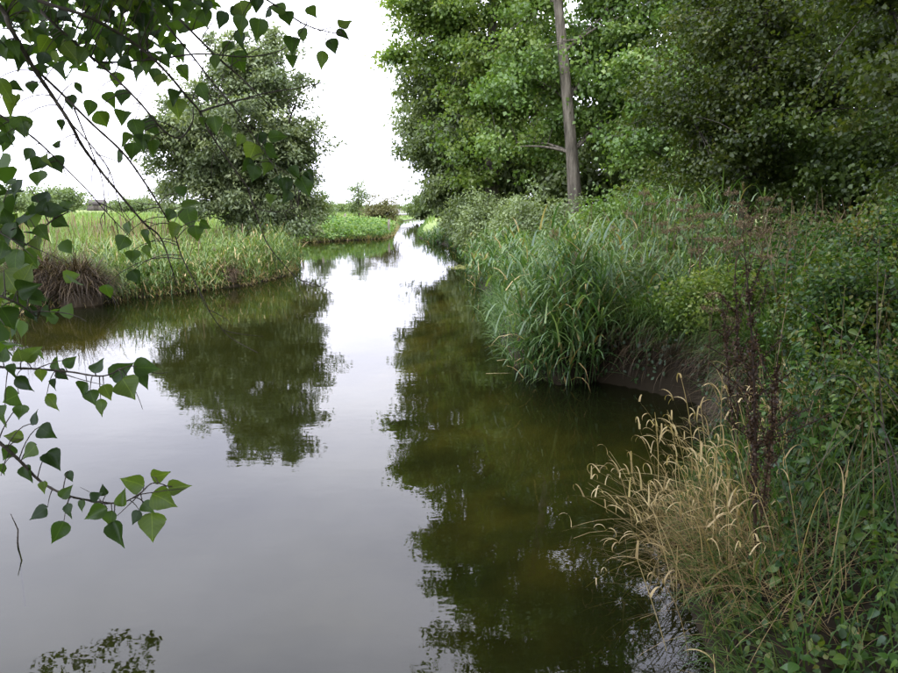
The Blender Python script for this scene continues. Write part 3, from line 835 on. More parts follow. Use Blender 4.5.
fringe(np.arange(nL + 2, nL + 11), 4200, .42, 'waterside_grass', 'bankgrass', 'green grass drooping over the right waterline', .014)
fringe(np.arange(nL + 9, nL + 13), 900, .5, 'waterside_grass', 'reed', 'reed blades trailing in the water below the reed clump', .016, (-.06, .25))
fringe(np.arange(nL + 15, nL + 23), 1800, .30, 'waterside_grass', 'bankgrass', 'short grass at the foot of the near right bank', .016, (0, .3))
mb = MB()
P = area_pts(30000, .8, 8, 8.6, 24, .15, 6.5)
lump = .5 + .5 * np.sin(P[:, 0] * 2.1 + 1.5 * np.sin(P[:, 1] * .9)) * np.sin(P[:, 1] * 1.2 + P[:, 0] * .6)
n = len(P)
nr = norm(rng.normal(size=(n, 3)) * .7 + [-.3, -.3, 1]); td = rng.normal(size=(n, 3)); td -= nr * (td * nr).sum(1, keepdims=True)
P[:, 2] += rng.random(n) ** .8 * (.2 + 1.0 * lump) * np.clip(sdist(P[:, 0], P[:, 1]) * 1.2, .15, 1)
scatter(mb, LEAF_V * [.8, 1, 1], LEAF_F, frames(td, nr), P, rng.uniform(.05, .11, n), np.clip(rng.random(n) * .6 + .35 * lump, 0, 1))
stuff(mb, 'bank_scrub', M['scrub'], 'mixed leafy scrub and herbs between the right bank reeds and the trees', 'herbs')
fringe(np.arange(nL + 12, nL + 17), 1500, .75, 'overhanging_grass', 'bankgrass', 'dark grass hanging over the lip of the undercut bank', .014, (.12, .45), .05)
# leafy herbs among the left bank reeds
mb = MB()
P = area_pts(26000, -16, -4.6, 12.5, 30, .1, 4, lambda x, y: x < -3.2)
lump = np.sin(P[:, 0] * 1.7 + np.sin(P[:, 1] * 1.1) * 2) * np.sin(P[:, 1] * 1.3 + 1)
P = P[lump > -.15]; lump = lump[lump > -.15]
n = len(P)
nr = norm(rng.normal(size=(n, 3)) * .6 + [.2, -.3, 1]); td = rng.normal(size=(n, 3)); td -= nr * (td * nr).sum(1, keepdims=True)
P[:, 2] += rng.random(n) * (.25 + .45 * lump) * np.clip(sdist(P[:, 0], P[:, 1]) * 2, .2, 1)
scatter(mb, LEAF_V, LEAF_F, frames(td, nr), P, rng.uniform(.06, .13, n), np.clip(rng.random(n) * .6 + .3 * lump, 0, 1))
stuff(mb, 'bank_herbs', M['herb'], 'yellowish-green leafy herbs among the left bank reeds', 'herbs')

# ------------------------------------------------------------------ reed clumps
def reed_clump(name, label, cx, cy, rx, ry, n, h0, h1, group=None, leaf='reed', lw=.020, plumes=6, dead=.12, over=0.0, lean_dir=None, lsegs=4, nl=7, ll=(.32, .6)):
    z0 = float(gz(cx, cy))
    root = empty(name, (cx, cy, max(z0, 0)), label, 'reeds', group)
    a = rng.uniform(0, 6.28, n); r = np.sqrt(rng.random(n))
    x = cx + np.cos(a) * r * rx; y = cy + np.sin(a) * r * ry
    z = np.maximum(gz(x, y), -.12) - .02
    P = np.stack([x - cx, y - cy, z - max(z0, 0)], -1)
    az = rng.uniform(0, 6.28, n) if lean_dir is None else rng.normal(lean_dir, .9, n)
    H = rng.uniform(h0, h1, n)
    sm_ = MB()
    C = blades(sm_, P, az, H, np.abs(rng.normal(0, .12, n)) + over * r, rng.uniform(0, .4, n), .007 + .0006 * cy, 6, R=rng.random(n) * .6, prof=.5, tip=.3)
    sm_.obj('stem', M[leaf], root)['kind'] = 'stuff'
    lm, dm = MB(), MB()
    for k in range(nl):
        f = rng.uniform(.12, 1, n) if k else np.ones(n)
        u = f * 6
        i = np.clip(u.astype(int), 0, 5); t = (u - i)[:, None]
        Q = C[np.arange(n), i] * (1 - t) + C[np.arange(n), i + 1] * t
        d = rng.random(n) < dead * np.where(f < .4, 2.6, .35)
        az2 = rng.uniform(0, 6.28, n)
        for msk, tgt in ((~d, lm), (d, dm)):
            if msk.sum() == 0: continue
            q = msk.sum()
            blades(tgt, Q[msk], az2[msk], rng.uniform(ll[0], ll[1], q), rng.uniform(.2, .95, q), rng.uniform(.6, 2.3, q), lw * rng.uniform(.7, 1.25, q), lsegs, power=1.3,
                   R=np.clip(rng.random(q) * .75 + .25 * f[msk], 0, 1), tip=.05, prof=.6)
    lm.obj('leaf_blade', M[leaf], root)['kind'] = 'stuff'
    if dm.V: dm.obj('dead_blade', M['straw'], root)['kind'] = 'stuff'
    for i in rng.permutation(n)[:plumes]:
        pm = MB()
        q = 46
        s = rng.random(q)
        top = C[i, -1]
        pp = top + np.stack([rng.normal(0, .012, q), rng.normal(0, .012, q), s * .17], -1)
        blades(pm, pp, rng.normal(az[i], .7, q), .09 * (1.1 - s), rng.uniform(.2, .9, q), rng.uniform(.3, 1.2, q), .009, 2)
        pm.obj('seed_plume', M['plume'], root)
    return root

reed_clump('reed_clump', 'tall bright green reed clump standing in the water beside the undercut bank', 1.38, 8.4, .54, .72, 200, .4, 1.2, plumes=4, over=.16, lw=.026)
reed_clump('reed_clump', 'arching green reeds just behind the reed clump that stands in the water', 2.0, 10.8, .8, 1.0, 120, .35, .8, plumes=3, over=.15, lw=.022)
reed_clump('reed_clump', 'pale blue-green reed bed high on the bank in front of the hawthorn', 3.75, 11.4, .95, 1.2, 170, .7, 1.5, plumes=12, lw=.023)
reed_clump('reed_clump', 'reed bed with brown plumes below the bramble bush', 3.0, 14.4, 1.1, 1.2, 120, .45, .95, plumes=12, lw=.027)
reed_clump('reed_clump', 'short green reeds on top of the undercut bank', 2.8, 9.1, .9, .6, 90, .3, .75, plumes=3, lw=.019)
reed_clump('reed_clump', 'leafy reeds at the waterline below the low willow shrub', 1.7, 14.4, .6, 1.5, 110, .35, .75, plumes=5, over=.12, lw=.028)
for i, (x, y, lab) in enumerate([(1.35, 18.5, 'loose reed fringe at the waterline left of the bramble bush'), (1.3, 22.4, 'reed fringe between the two willow shrubs'), (1.2, 27.6, 'shaded reed fringe below the tall poplars'), (.7, 34.5, 'far reed fringe below the drooping willow'), (-.6, 40.5, 'pale reed fringe past the drooping willow at the river bend')]):
    reed_clump('reed_clump', lab, x, y, .8, 1.8, 90, .4, .85, plumes=3, lw=.022 + .0009 * y, nl=6, over=.1, lsegs=3)

# left bank fringe
fr = [(-7.35, 15.4, 'thin reed tuft next to the dead brown sedge tussock'), (-6.75, 16.4, 'green reed tuft on the left bank opposite the undercut bank'), (-6.0, 17.4, 'reddish dry reed tuft at the left waterline'),
      (-5.45, 18.8, 'reed tuft with straw-coloured feet on the left waterline'), (-5.15, 20.4, 'pale grey-green reed tuft on the left bank'), (-5.15, 22.2, 'broad pale reed tuft in front of the round willow'), (-5.6, 24.6, 'reed tuft tucked under the round willow'), (-6.1, 27.0, 'last reed tuft of the left bank before the bay')]
for i, (x, y, lab) in enumerate(fr):
    reed_clump('reed_clump', lab, x - .3, y, .7, 1.0, 120, .25, (.72, 1.0, .55, .8, 1.05, 1.15, .8, 1.0)[i], plumes=2, leaf='leftreed', lw=.024, nl=7, lsegs=3, dead=.32 if i in (2, 3, 4) else .16, ll=(.2, .45))
for i, (px, y, lab) in enumerate([(150, 18.2, 'leafy reed stand behind the thin reed tuft on the left bank'), (105, 17.5, 'green reed stand behind the dead brown sedge tussock'), (215, 22.5, 'tall reed stand below the left side of the round willow')]):
    reed_clump('reed_clump', lab, (px - 449) / FPX * y, y, 1.2, .9, 100, .35, .8, plumes=5, leaf='leftreed', lw=.026, nl=6, lsegs=3, dead=.08)

# dead sedge tussocks
def tussock(label, cx, cy, r, h, n, mat='sedge', cat='sedge', base_r=.5):
    z0 = max(float(gz(cx, cy)), 0)
    root = empty('sedge_tussock', (cx, cy, z0), label, cat)
    b = MB()
    th = np.linspace(0, 6.283, 15)[:-1]
    rings = []
    for zz, rr in ((-.25, 1.0), (.1, 1.05), (.4, .9), (.62, .55), (.7, .1)):
        rings.append(np.stack([np.cos(th) * rr * r * base_r * rng.uniform(.85, 1.15, 14), np.sin(th) * rr * r * base_r * rng.uniform(.85, 1.15, 14), np.full(14, zz * h)], -1))
    V = np.concatenate(rings)
    i = np.arange(4)[:, None] * 14; j = np.arange(14)[None]
    b.add(V, np.stack([i + j, i + (j + 1) % 14, i + 14 + (j + 1) % 14, i + 14 + j], -1).reshape(-1, 4), .1)
    b.obj('root_mound', M['soil'], root, smooth=True)
    b = MB()
    a = rng.uniform(0, 6.283, n); q = np.sqrt(rng.random(n))
    P = np.stack([np.cos(a) * q * r * base_r, np.sin(a) * q * r * base_r, h * (rng.uniform(-.05, .15, n) + .5 * (1 - q ** 2))], -1)
    blades(b, P, a + rng.normal(0, .9, n), rng.uniform(.45, 1.15, n) * h, rng.uniform(.1, .8, n) + .35 * q, rng.uniform(.4, 2.3, n), .004 + .0007 * cy, 6, R=rng.random(n) ** 1.6)
    b.obj('dead_blade', M[mat], root)['kind'] = 'stuff'
    return root
tussock('dead brown sedge tussock slumping into the water on the left bank', -7.7, 14.45, .95, .85, 1900)
tussock('matted dead sedge tussock leaning against the slumping one', -8.25, 14.35, .8, .7, 1300)
tussock('smaller dead sedge tussock half hidden behind the overhanging leaves', -8.7, 14.6, 1.1, .9, 1200)
tussock('rusty low sedge tussock between the left bank reed tufts', -5.75, 18.0, .6, .45, 420, mat='umbel')

# ------------------------------------------------------------------ undercut bank: hanging roots and straw
mb = MB()
n = 3400
u = rng.random(n)
edge = spline(np.array([(1.45, 8.1, 0), (1.8, 8.05, 0), (2.2, 7.72, 0), (2.68, 7.08, 0), (2.66, 6.2, 0), (2.2, 5.4, 0)]), 60)
k = (u * 59).astype(int)
P = edge[k] + np.stack([rng.normal(.05, .05, n), rng.normal(.05, .05, n), 0 * u], -1)
P[:, 2] = .52 + rng.normal(0, .13, n) - .2 * (u > .85)
blades(mb, P, rng.normal(3.7, 1.0, n), rng.uniform(.12, .5, n), rng.uniform(.7, 1.6, n), rng.uniform(.6, 1.9, n), .007, 5)
stuff(mb, 'hanging_roots', M['sedge'], 'dead roots and straw hanging over the undercut bank', 'roots')
mb = MB()
n = 900
u = rng.random(n); k = (u * 59).astype(int)
P = edge[k] + np.stack([rng.normal(.25, .15, n), rng.normal(.22, .15, n), 0 * u], -1)
P[:, 2] = gz(P[:, 0], P[:, 1]) + rng.uniform(0, .1, n)
blades(mb, P, rng.normal(3.6, 1.4, n), rng.uniform(.3, .7, n), rng.uniform(.9, 1.5, n), rng.uniform(.1, .8, n), .007, 4)
stuff(mb, 'straw_mat', M['sedge'], 'flattened brown straw along the lip of the undercut bank', 'straw')

mb = MB()
n = 1500
k = (rng.random(n) * 59).astype(int)
P = edge[k] + np.stack([rng.normal(-.05, .05, n), rng.normal(-.06, .05, n), rng.uniform(.03, .62, n) ** 1.0], -1)
nr = norm(rng.normal(size=(n, 3)) * .5 + [-.7, -.7, .4]); td = rng.normal(size=(n, 3)) * .6 - [0, 0, .6]; td -= nr * (td * nr).sum(1, keepdims=True)
kp = rng.random(n) < .25 + .75 * (np.sin(k * .55) > .1)
scatter(mb, OVAL_V, OVAL_F, frames(td, nr)[kp], P[kp], rng.uniform(.03, .06, kp.sum()), rng.random(kp.sum()) * .6)
stuff(mb, 'bank_ivy', M['nettle_dark'], 'dark ivy leaves trailing down the undercut bank', 'ivy')

# ------------------------------------------------------------------ dry grass clump hanging over the water
DG = (1.42, 3.55)
dz = float(gz(*DG))
dry = empty('dry_grass_clump', (DG[0], DG[1], dz), 'clump of dry straw-coloured grass leaning over the water', 'grass')
for i in range(150):
    m_ = MB()
    a = rng.normal(math.radians(160), .75)
    p = np.array([[rng.normal(.14, .16), rng.normal(.12, .36), rng.uniform(-.1, .03)]])
    p[0, 2] += float(gz(DG[0] + p[0, 0], DG[1] + p[0, 1])) - dz
    Ln = rng.uniform(.35, .82)
    C = blades(m_, p, a, Ln, rng.uniform(.15, 1.0), rng.normal(.6, .5), rng.uniform(.004, .0065), 8, R=rng.uniform(.15, .85), tip=.5, prof=.4, power=rng.uniform(.6, 3))
    for _ in range(int(rng.choice([0, 1, 2, 3]))):
        k_ = int(rng.integers(6, 9))
        blades(m_, C[0, k_:k_ + 1], a + rng.normal(0, 1.1), rng.uniform(.07, .2), rng.uniform(.0, 1.0), rng.uniform(1.4, 4.6), rng.uniform(.007, .013), 8, R=rng.uniform(.3, 1), tip=.05, prof=.7, power=rng.uniform(.7, 3))
    m_.obj('dry_stalk', M['straw'], dry)
m_ = MB()
n = 1500
P = np.stack([rng.normal(.1, .2, n), rng.normal(.1, .4, n), rng.uniform(-.05, .08, n)], -1)
P[:, 2] += gz(P[:, 0] + DG[0], P[:, 1] + DG[1]) - dz
blades(m_, P, rng.uniform(0, 6.28, n), rng.uniform(.2, .55, n), rng.uniform(.5, 1.5, n), rng.uniform(.2, 1.6, n), .0035, 5, R=rng.random(n) * .5)
m_.obj('tangled_straw', M['straw'], dry)['kind'] = 'stuff'

def straw_tuft(label, cx, cy, n, h, lean=math.radians(150), w=.006, curl=(1.5, 3.5), sp=.2):
    z = float(gz(cx, cy))
    root = empty('dry_grass_tuft', (cx, cy, z), label, 'grass')
    for i in range(n):
        m_ = MB()
        a = rng.normal(lean, .8)
        C = blades(m_, np.array([[rng.normal(0, sp), rng.normal(0, sp), -.03]]), a, h * rng.uniform(.6, 1.1), rng.uniform(.0, .4), rng.uniform(0, .5), w, 7, R=rng.uniform(.4, 1), tip=.5, prof=.4)
        for _ in range(2):
            j = int(rng.integers(4, 8))
            blades(m_, C[0, j:j + 1], a + rng.normal(0, 1.), rng.uniform(.1, .22), rng.uniform(.1, .7), rng.uniform(*curl), w * 2.2, 7, R=rng.uniform(.4, 1), tip=.1, prof=.5)
        m_.obj('dry_stalk', M['straw'], root)
straw_tuft('upright pale dry grass tuft among the nettles above the undercut bank', 2.45, 4.7, 26, .62)
straw_tuft('few curled pale reed stalks at the corner of the undercut bank', 2.2, 5.75, 7, .75, w=.008)
straw_tuft('sparse dry grass stalks between the dock stem and the dry clump', 1.75, 4.3, 12, .6)
straw_tuft('lone bleached grass stalks poking out of the near bank', 1.2, 2.62, 3, .4, lean=2.6)

# ------------------------------------------------------------------ dead dock and umbellifers
def dock(label, base, tops, n_seed):
    base = np.array(base)
    root = empty('dock_plant', base, label, 'dead plant')
    sm_ = MB(); se = MB()
    for (tp, r0) in tops:
        tp = np.array(tp) - base
        b0 = np.array([0, 0, -.04])
        mid = (b0 + tp) / 2 + rng.normal(0, .03, 3)
        P = bez(b0, mid, tp, 14)
        tube(sm_, P, np.linspace(r0, r0 * .35, 14), 6, .2)
        for k in range(9):
            j = int(rng.integers(5, 12))
            e = P[j] + np.array([rng.normal(0, .09), rng.normal(0, .09), rng.uniform(.08, .25)])
            B = bez(P[j], (P[j] + e) / 2 + [0, 0, -.01], e, 5)
            tube(sm_, B, .0028, 4, .2)
            n = n_seed // 9
            t = rng.random(n)[:, None]
            S = P[j] * (1 - t) + e * t + rng.normal(0, .008, (n, 3))
            nr = rdir(n); td = np.cross(nr, rdir(n))
            scatter(se, LEAF_V * [1.6, 1, 1], LEAF_F, frames(td, nr), S, rng.uniform(.007, .014, n), rng.random(n))
        n = n_seed
        t = rng.uniform(.3, 1, n); i = (t * 12.99).astype(int)
        S = P[i] + rng.normal(0, .011, (n, 3)) * (1.3 - .6 * t)[:, None]
        S[:, 2] += rng.uniform(-.03, .03, n)
        nr = rdir(n); td = np.cross(nr, rdir(n))
        scatter(se, LEAF_V * [1.6, 1, 1], LEAF_F, frames(td, nr), S, rng.uniform(.008, .016, n), rng.random(n))
    sm_.obj('stem', M['seed'], root, smooth=True)
    se.obj('seed', M['seed'], root)['kind'] = 'stuff'
dx, dy_ = 1.58, 3.35
dock('dark reddish-brown dead dock plant rising above the dry grass', (dx, dy_, float(gz(dx, dy_))), [(pix(744, 245, 3.5), .007), (pix(778, 355, 3.3), .006), (pix(752, 330, 3.55), .0055)], 650)
dock('smaller rusty dead dock beside the tall dead dock plant', (2.0, 4.6, float(gz(2.0, 4.6))), [(pix(722, 300, 4.7), .006), (pix(735, 265, 4.8), .006)], 420)

def umbel(label, base, h, nray):
    base = np.array(base)
    root = empty('umbellifer', base, label, 'dead plant', 'dead umbellifers on the bank')
    sm_ = MB()
    tips = []
    for k in range(4):
        a = rng.uniform(0, 6.28); e = np.array([math.cos(a) * .16 * k * .6, math.sin(a) * .16 * k * .6, h * (1 - .10 * k)])
        st = np.array([0, 0, h * (.0 if k == 0 else .45 + .1 * k)]) - ([0, 0, .05] if k == 0 else [0, 0, 0])
        tube(sm_, bez(st, (st + e) / 2 + [0, 0, .05], e, 8), np.linspace(.006, .003, 8), 5, .2)
        tips.append(e)
    for e in tips:
        for j in range(nray):
            a = 6.283 * j / nray + rng.normal(0, .1); rr = rng.uniform(.05, .085)
            q = e + np.array([math.cos(a) * rr, math.sin(a) * rr, rng.uniform(.04, .07)])
            tube(sm_, np.stack([e, (e + q) / 2 + [0, 0, .01], q]), .0015, 3, .3)
            n = 16
            nr = rdir(n); td = np.cross(nr, rdir(n))
            scatter(sm_, LEAF_V, LEAF_F, frames(td, nr), q + rng.normal(0, .011, (n, 3)), rng.uniform(.01, .02, n), rng.random(n))
    sm_.obj('seed_head', M['umbel'], root)
for i, (px, y, h) in enumerate([(715, 6.6, 1.15), (735, 7.2, 1.25), (748, 6.9, 1.2), (700, 7.5, 1.2), (690, 8.2, 1.25), (760, 8.0, 1.3), (672, 9.2, 1.3), (640, 10.0, 1.4), (725, 9.0, 1.35)]):
    x = (px - 449) / FPX * y
    umbel(['dead brown umbellifer with dry seed heads above the undercut bank', 'dead brown umbellifer standing in front of the pale blue-green reed bed'][y > 8.1], (x, y, float(gz(x, y))), h, 10)

# ------------------------------------------------------------------ nettles
NL_y = np.array([0, .06, .18, .36, .58, .80, 1.0])
NL_x = np.array([0, .20, .33, .34, .25, .12, 0])
def nettle_leaf(curl, fold):
    b = MB()
    ys = NL_y
    midz = -curl * ys ** 2
    V = []
    for i in range(7):
        V += [[-NL_x[i], ys[i] - .02 * (i % 2), midz[i] + fold * NL_x[i]], [0, ys[i], midz[i]], [NL_x[i], ys[i] - .02 * (i % 2), midz[i] + fold * NL_x[i]]]
    F = []
    for i in range(6):
        F += [[3 * i, 3 * i + 1, 3 * i + 4, 3 * i + 3], [3 * i + 1, 3 * i + 2, 3 * i + 5, 3 * i + 4]]
    b.add(np.array(V), np.array(F))
    return b
nl_mesh = [nettle_leaf(c_, f_).mesh('nettle_leaf', M['nettle'], True) for c_, f_ in ((.2, .25), (.45, .1), (.1, .4), (.3, .0))]
NLV = np.concatenate(nettle_leaf(.3, .2).V)
NLF = np.concatenate(nettle_leaf(.3, .2).F)

def nettle_layout(h, ls):
    """stem points and leaf placements (pos, tip dir, normal, size)"""
    ln = rng.uniform(0, .2); a0 = rng.uniform(0, 6.28)
    t = np.linspace(0, 1, 8)[:, None]
    P = np.concatenate([np.cos(a0) * ln * h * t ** 1.8, np.sin(a0) * ln * h * t ** 1.8, h * t], 1)
    L_ = []
    npair = int(6 + h * 5)
    for k in range(npair):
        f = .25 + .75 * (k + .5) / npair
        u = f * 7; i = min(int(u), 6)
        p = P[i] * (1 - (u - i)) + P[i + 1] * (u - i)
        for s in (0, 1):
            a = a0 + (k % 2) * 1.57 + s * 3.1416 + rng.normal(0, .2)
            el = rng.normal(.0 if f < .9 else .45, .25)
            d = np.array([math.cos(a) * math.cos(el), math.sin(a) * math.cos(el), math.sin(el) - .1])
            nrm_ = np.array([0, 0, 1.0]) + rng.normal(0, .25, 3)
            sz = ls * (1.1 - .65 * max(0, f - .4) / .6) * rng.uniform(.75, 1.15)
            L_.append((p + d * .018, d, nrm_, sz))
    return P, L_

def mesh_stem(P, r):
    b = MB(); tube(b, np.vstack([P[0] - [0, 0, .06], P]), np.linspace(r, r * .4, len(P) + 1), 5, .4)
    return b

def nettle_near(x, y, h, ls, label, group):
    z = float(gz(x, y))
    root = empty('nettle_plant', (x, y, z), label, 'nettle', group)
    P, L_ = nettle_layout(h, ls)
    mesh_stem(P, .0035).obj('stem', M['nettle'], root)
    for (p, d, n_, s) in L_:
        o = link('leaf', nl_mesh[int(rng.integers(4))], root)
        Mx = frames(np.array([d]), np.array([n_]))[0]
        mat = Matrix(Mx.tolist()).to_4x4() @ Matrix.Scale(s, 4)
        mat.translation = Vector(p.tolist())
        o.matrix_local = mat

near_pos = []
while len(near_pos) < 24:
    x, y = rng.uniform(1.2, 2.6), rng.uniform(1.8, 3.8)
    if sdist(x, y) < .22 or x / y < .5: continue
    if any((x - a) ** 2 + (y - b_) ** 2 < .03 for a, b_ in near_pos): continue
    near_pos.append((x, y))
for (x, y) in near_pos:
    h_ = rng.uniform(.28, .5)
    w_ = ('knee-high' if h_ > .39 else 'low') + ' green nettle ' + ('beside the dry straw-coloured grass clump' if x < 1.65 else ('below the thin bramble runners' if y > 2.7 else 'in the shaded grass of the near bank'))
    nettle_near(x, y, h_, rng.uniform(.05, .07), w_, w_.replace('nettle', 'nettles'))

var = []
for k in range(7):
    h = rng.uniform(.6, 1.0)
    P, L_ = nettle_layout(h, .085)
    b = MB()
    Mx = frames(np.array([q[1] for q in L_]), np.array([q[2] for q in L_]))
    scatter(b, NLV, NLF, Mx, np.array([q[0] for q in L_]), np.array([q[3] for q in L_]), rng.random(len(L_)))
    var.append((mesh_stem(P, .004).mesh('nettle_stem', M['nettle']), b.mesh('nettle_foliage', M['nettle'], True)))
cnt = 0
tries = 0
while cnt < 190 and tries < 5000:
    tries += 1
    if rng.random() < .75:
        y = rng.uniform(3.6, 8.6); x = rng.uniform(.40 * y, .70 * y)
    else:
        y = rng.uniform(8.2, 13); x = rng.uniform(.38 * y, .68 * y)
    if sdist(x, y) < .35: continue
    if y < 5 and x / y < .47: continue
    u_ = rng.uniform(.55, 1.3)
    size_ = 'short' if u_ < .8 else ('medium-high' if u_ < 1.05 else 'tall')
    marks = [((1.6, 3.4), 'beside the tall dead dock plant'), ((2.45, 4.7), 'beside the upright pale dry grass tuft'), ((2.95, 4.7), 'around the low bramble mound'), ((3.55, 5.9), 'around the dark bramble mound behind the dock'),
             ((4.7, 7.6), 'around the broad bramble mound'), ((2.95, 7.5), 'beside the yellow-tinged bramble mound'), ((6.9, 9.6), 'under the low shaded hawthorn'), ((3.6, 11.2), 'beside the pale blue-green reed bed'), ((8.3, 11.4), 'in front of the shaded elder shrub'), ((2.4, 6.3), 'on the lip of the undercut bank')]
    mk = min(marks, key=lambda q: (q[0][0] - x) ** 2 + (q[0][1] - y) ** 2)[1]
    root = empty('nettle_plant', (x, y, float(gz(x, y))), f'{size_} leafy nettle plant growing {mk}', 'nettle', f'{size_} nettles {mk}', rng.uniform(0, 6.28))
    s = u_ * np.interp(y, [3.5, 4.5, 6, 9], [.6, .8, 1, 1.15])
    root.scale = (s, s, s)
    a, b_ = var[int(rng.integers(7))]
    link('stem', a, root)
    link('foliage', b_, root)
    cnt += 1

mb = MB()
P = np.concatenate([area_pts(1500, 1.6, 7.5, 3.2, 9.5, .3, 6, lambda x, y: x > .44 * y), area_pts(700, 2.2, 8, 9, 15, .5, 8)])
n = len(P)
blades(mb, P, rng.uniform(0, 6.28, n), rng.uniform(.5, 1.25, n) * np.interp(P[:, 1], [3, 6, 12], [.6, .95, 1.25]), rng.uniform(0, .45, n), rng.uniform(-.1, .9, n), .0035 + .0009 * P[:, 1], 5, prof=.4, tip=.3)
stuff(mb, 'dead_stalks', M['umbel'], 'thin brown dead stalks standing through the nettle bed', 'dead stalks')
mb = MB()
P = np.concatenate([area_pts(2600, 1.5, 7.5, 2.2, 9.5, .3, 6, lambda x, y: x > .42 * y)])
n = len(P)
blades(mb, P, rng.uniform(0, 6.28, n), rng.uniform(.35, .95, n) * np.interp(P[:, 1], [2, 4, 8], [.6, .85, 1.2]), rng.uniform(0, .6, n), rng.uniform(.4, 2.0, n), .006 + .0011 * P[:, 1], 5)
stuff(mb, 'long_grass', M['bankgrass'], 'long arching grass mixed into the nettle bed', 'grass')

# bramble runners and bare twigs on the right
for i, (p0, p1, p2) in enumerate([((898, 470), (845, 300), (800, 430)), ((905, 560), (868, 380), (880, 235)), ((860, 660), (800, 560), (765, 420)), ((915, 420), (850, 330), (790, 300))]):
    P = bez(pix(*p0, 3.0), pix(*p1, 3.15), pix(*p2, 3.35), 22)
    z = float(gz(P[0, 0], P[0, 1]))
    base = np.array([P[0, 0] + .03, P[0, 1], z])
    P = spline(np.vstack([base, (base + P[0]) / 2 + [.03, 0, 0], P[::3]]), 30) - base
    root = empty('bramble_runner', base, ['thin dark bramble runner arching over the nettles', 'upright bare dark twig at the edge of the nettle bed', 'slanting dark stem crossing the near bank nettles', 'long low bramble runner reaching towards the dock plant'][i], 'bramble')
    b = MB(); tube(b, P, np.linspace(.0045, .0016, 30), 5); b.obj('stem', M['twig'], root)
    for k in range(5, 29, 2 if i != 1 else 5):
        o = link('leaf', nl_mesh[int(rng.integers(4))], root)
        d = rdir(1)[0]; d[2] -= .2
        Mx = frames(np.array([d]), np.array([[0, -.2, 1.0]]) + rng.normal(0, .3, (1, 3)))[0]
        mt_ = Matrix(Mx.tolist()).to_4x4() @ Matrix.Scale(rng.uniform(.035, .055), 4)
        mt_.translation = Vector(P[k].tolist()); o.matrix_local = mt_

# floating bits
b = MB(); n = 420
P = np.stack([.62 + rng.normal(0, .28, n), 23.5 + rng.normal(0, .45, n), np.full(n, .006) + rng.random(n) * .006], -1)
scatter(b, LEAF_V * [1, 1, 0], LEAF_F, frames(np.stack([rng.normal(size=n), rng.normal(size=n), 0 * P[:, 0]], -1), np.tile([0, 0, 1.0], (n, 1))), P, rng.uniform(.05, .12, n), rng.random(n))
stuff(b, 'floating_weed', M['scum'], 'pale mat of floating weed beside the right bank reeds', 'weed')
for (px, py, L_, a, lab) in [(487, 374, .32, .05, 'pale reed blade floating beside the reed clump in the water'), (498, 361, .2, .5, 'short floating reed blade near the foot of the reed clump')]:
    t_ = EYE / math.tan(PITCH + math.atan((py - 336.5) / FPX)); x = (px - 449) / FPX * t_ * 1.0
    b = MB(); blades(b, np.array([[0, 0, .006]]), a, L_, 1.53, .08, .014, 4, R=1)
    o = b.obj('floating_blade', M['straw']); o.location = (x, t_, 0); tag(o, lab, 'reed blade')
p = pix(6, 560, 3.3)
b = MB(); tube(b, np.array([[0, 0, -.4], [0, 0, .02], [.012, 0, .10], [-.02, 0, .2]]), [.005, .005, .004, .002], 5)
o = b.obj('drowned_twig', M['twig']); t_ = EYE / math.tan(PITCH + math.atan((545 - 336.5) / FPX)); o.location = ((7 - 449) / FPX * t_ * 1.05, t_, 0); tag(o, 'bare crooked twig sticking out of the open water', 'twig')

# ------------------------------------------------------------------ the poplar whose branches hang over the camera
TB = np.array([-3.3, -.6]); tz = float(gz(*TB))
near_tree = empty('overhanging_poplar', (TB[0], TB[1], tz), 'near poplar whose leafy branches hang over the water on the left', 'tree')
OFF = np.array([TB[0], TB[1], tz])
b = MB()
tp = spline(np.array([[0, 0, -.3], [.1, .05, 2], [.15, .1, 5], [.5, 0, 9], [.9, -.2, 13]]), 16)
tube(b, tp, np.linspace(.30, .08, 16), 12)
b.obj('trunk', M['bark'], near_tree, smooth=True)

def near_leaf_mesh(curl, fold, wave):
    ys = np.array([0, .03, .13, .28, .46, .66, .85, 1.0])
    xs = np.array([0.02, .20, .38, .44, .37, .22, .08, 0])
    V, F = [], []
    for i in range(8):
        zc = -curl * ys[i] ** 2 + .03 * math.sin(ys[i] * 7 + wave)
        e = fold * xs[i] + .05 * math.sin(ys[i] * 9 + wave)
        e2 = fold * xs[i] + .05 * math.sin(ys[i] * 8 + wave + 2)
        V += [[-xs[i], ys[i], zc + e], [-xs[i] * .5, ys[i] + .01, zc + e * .4], [0, ys[i], zc], [xs[i] * .5, ys[i] + .01, zc + e2 * .4], [xs[i], ys[i], zc + e2]]
    for i in range(7):
        for j in range(4):
            F.append([5 * i + j, 5 * i + j + 1, 5 * i + j + 6, 5 * i + j + 5])
    b = MB(); b.add(np.array(V), np.array(F))
    return b.mesh('poplar_leaf', M['near'], True)
pl_mesh = [near_leaf_mesh(*q) for q in ((.10, .15, 0), (.25, .35, 1), (.05, .02, 2), (.35, .20, 3), (.15, .55, 4), (.5, .1, 5), (-.15, .3, 1.6), (.2, .85, 2.5))]

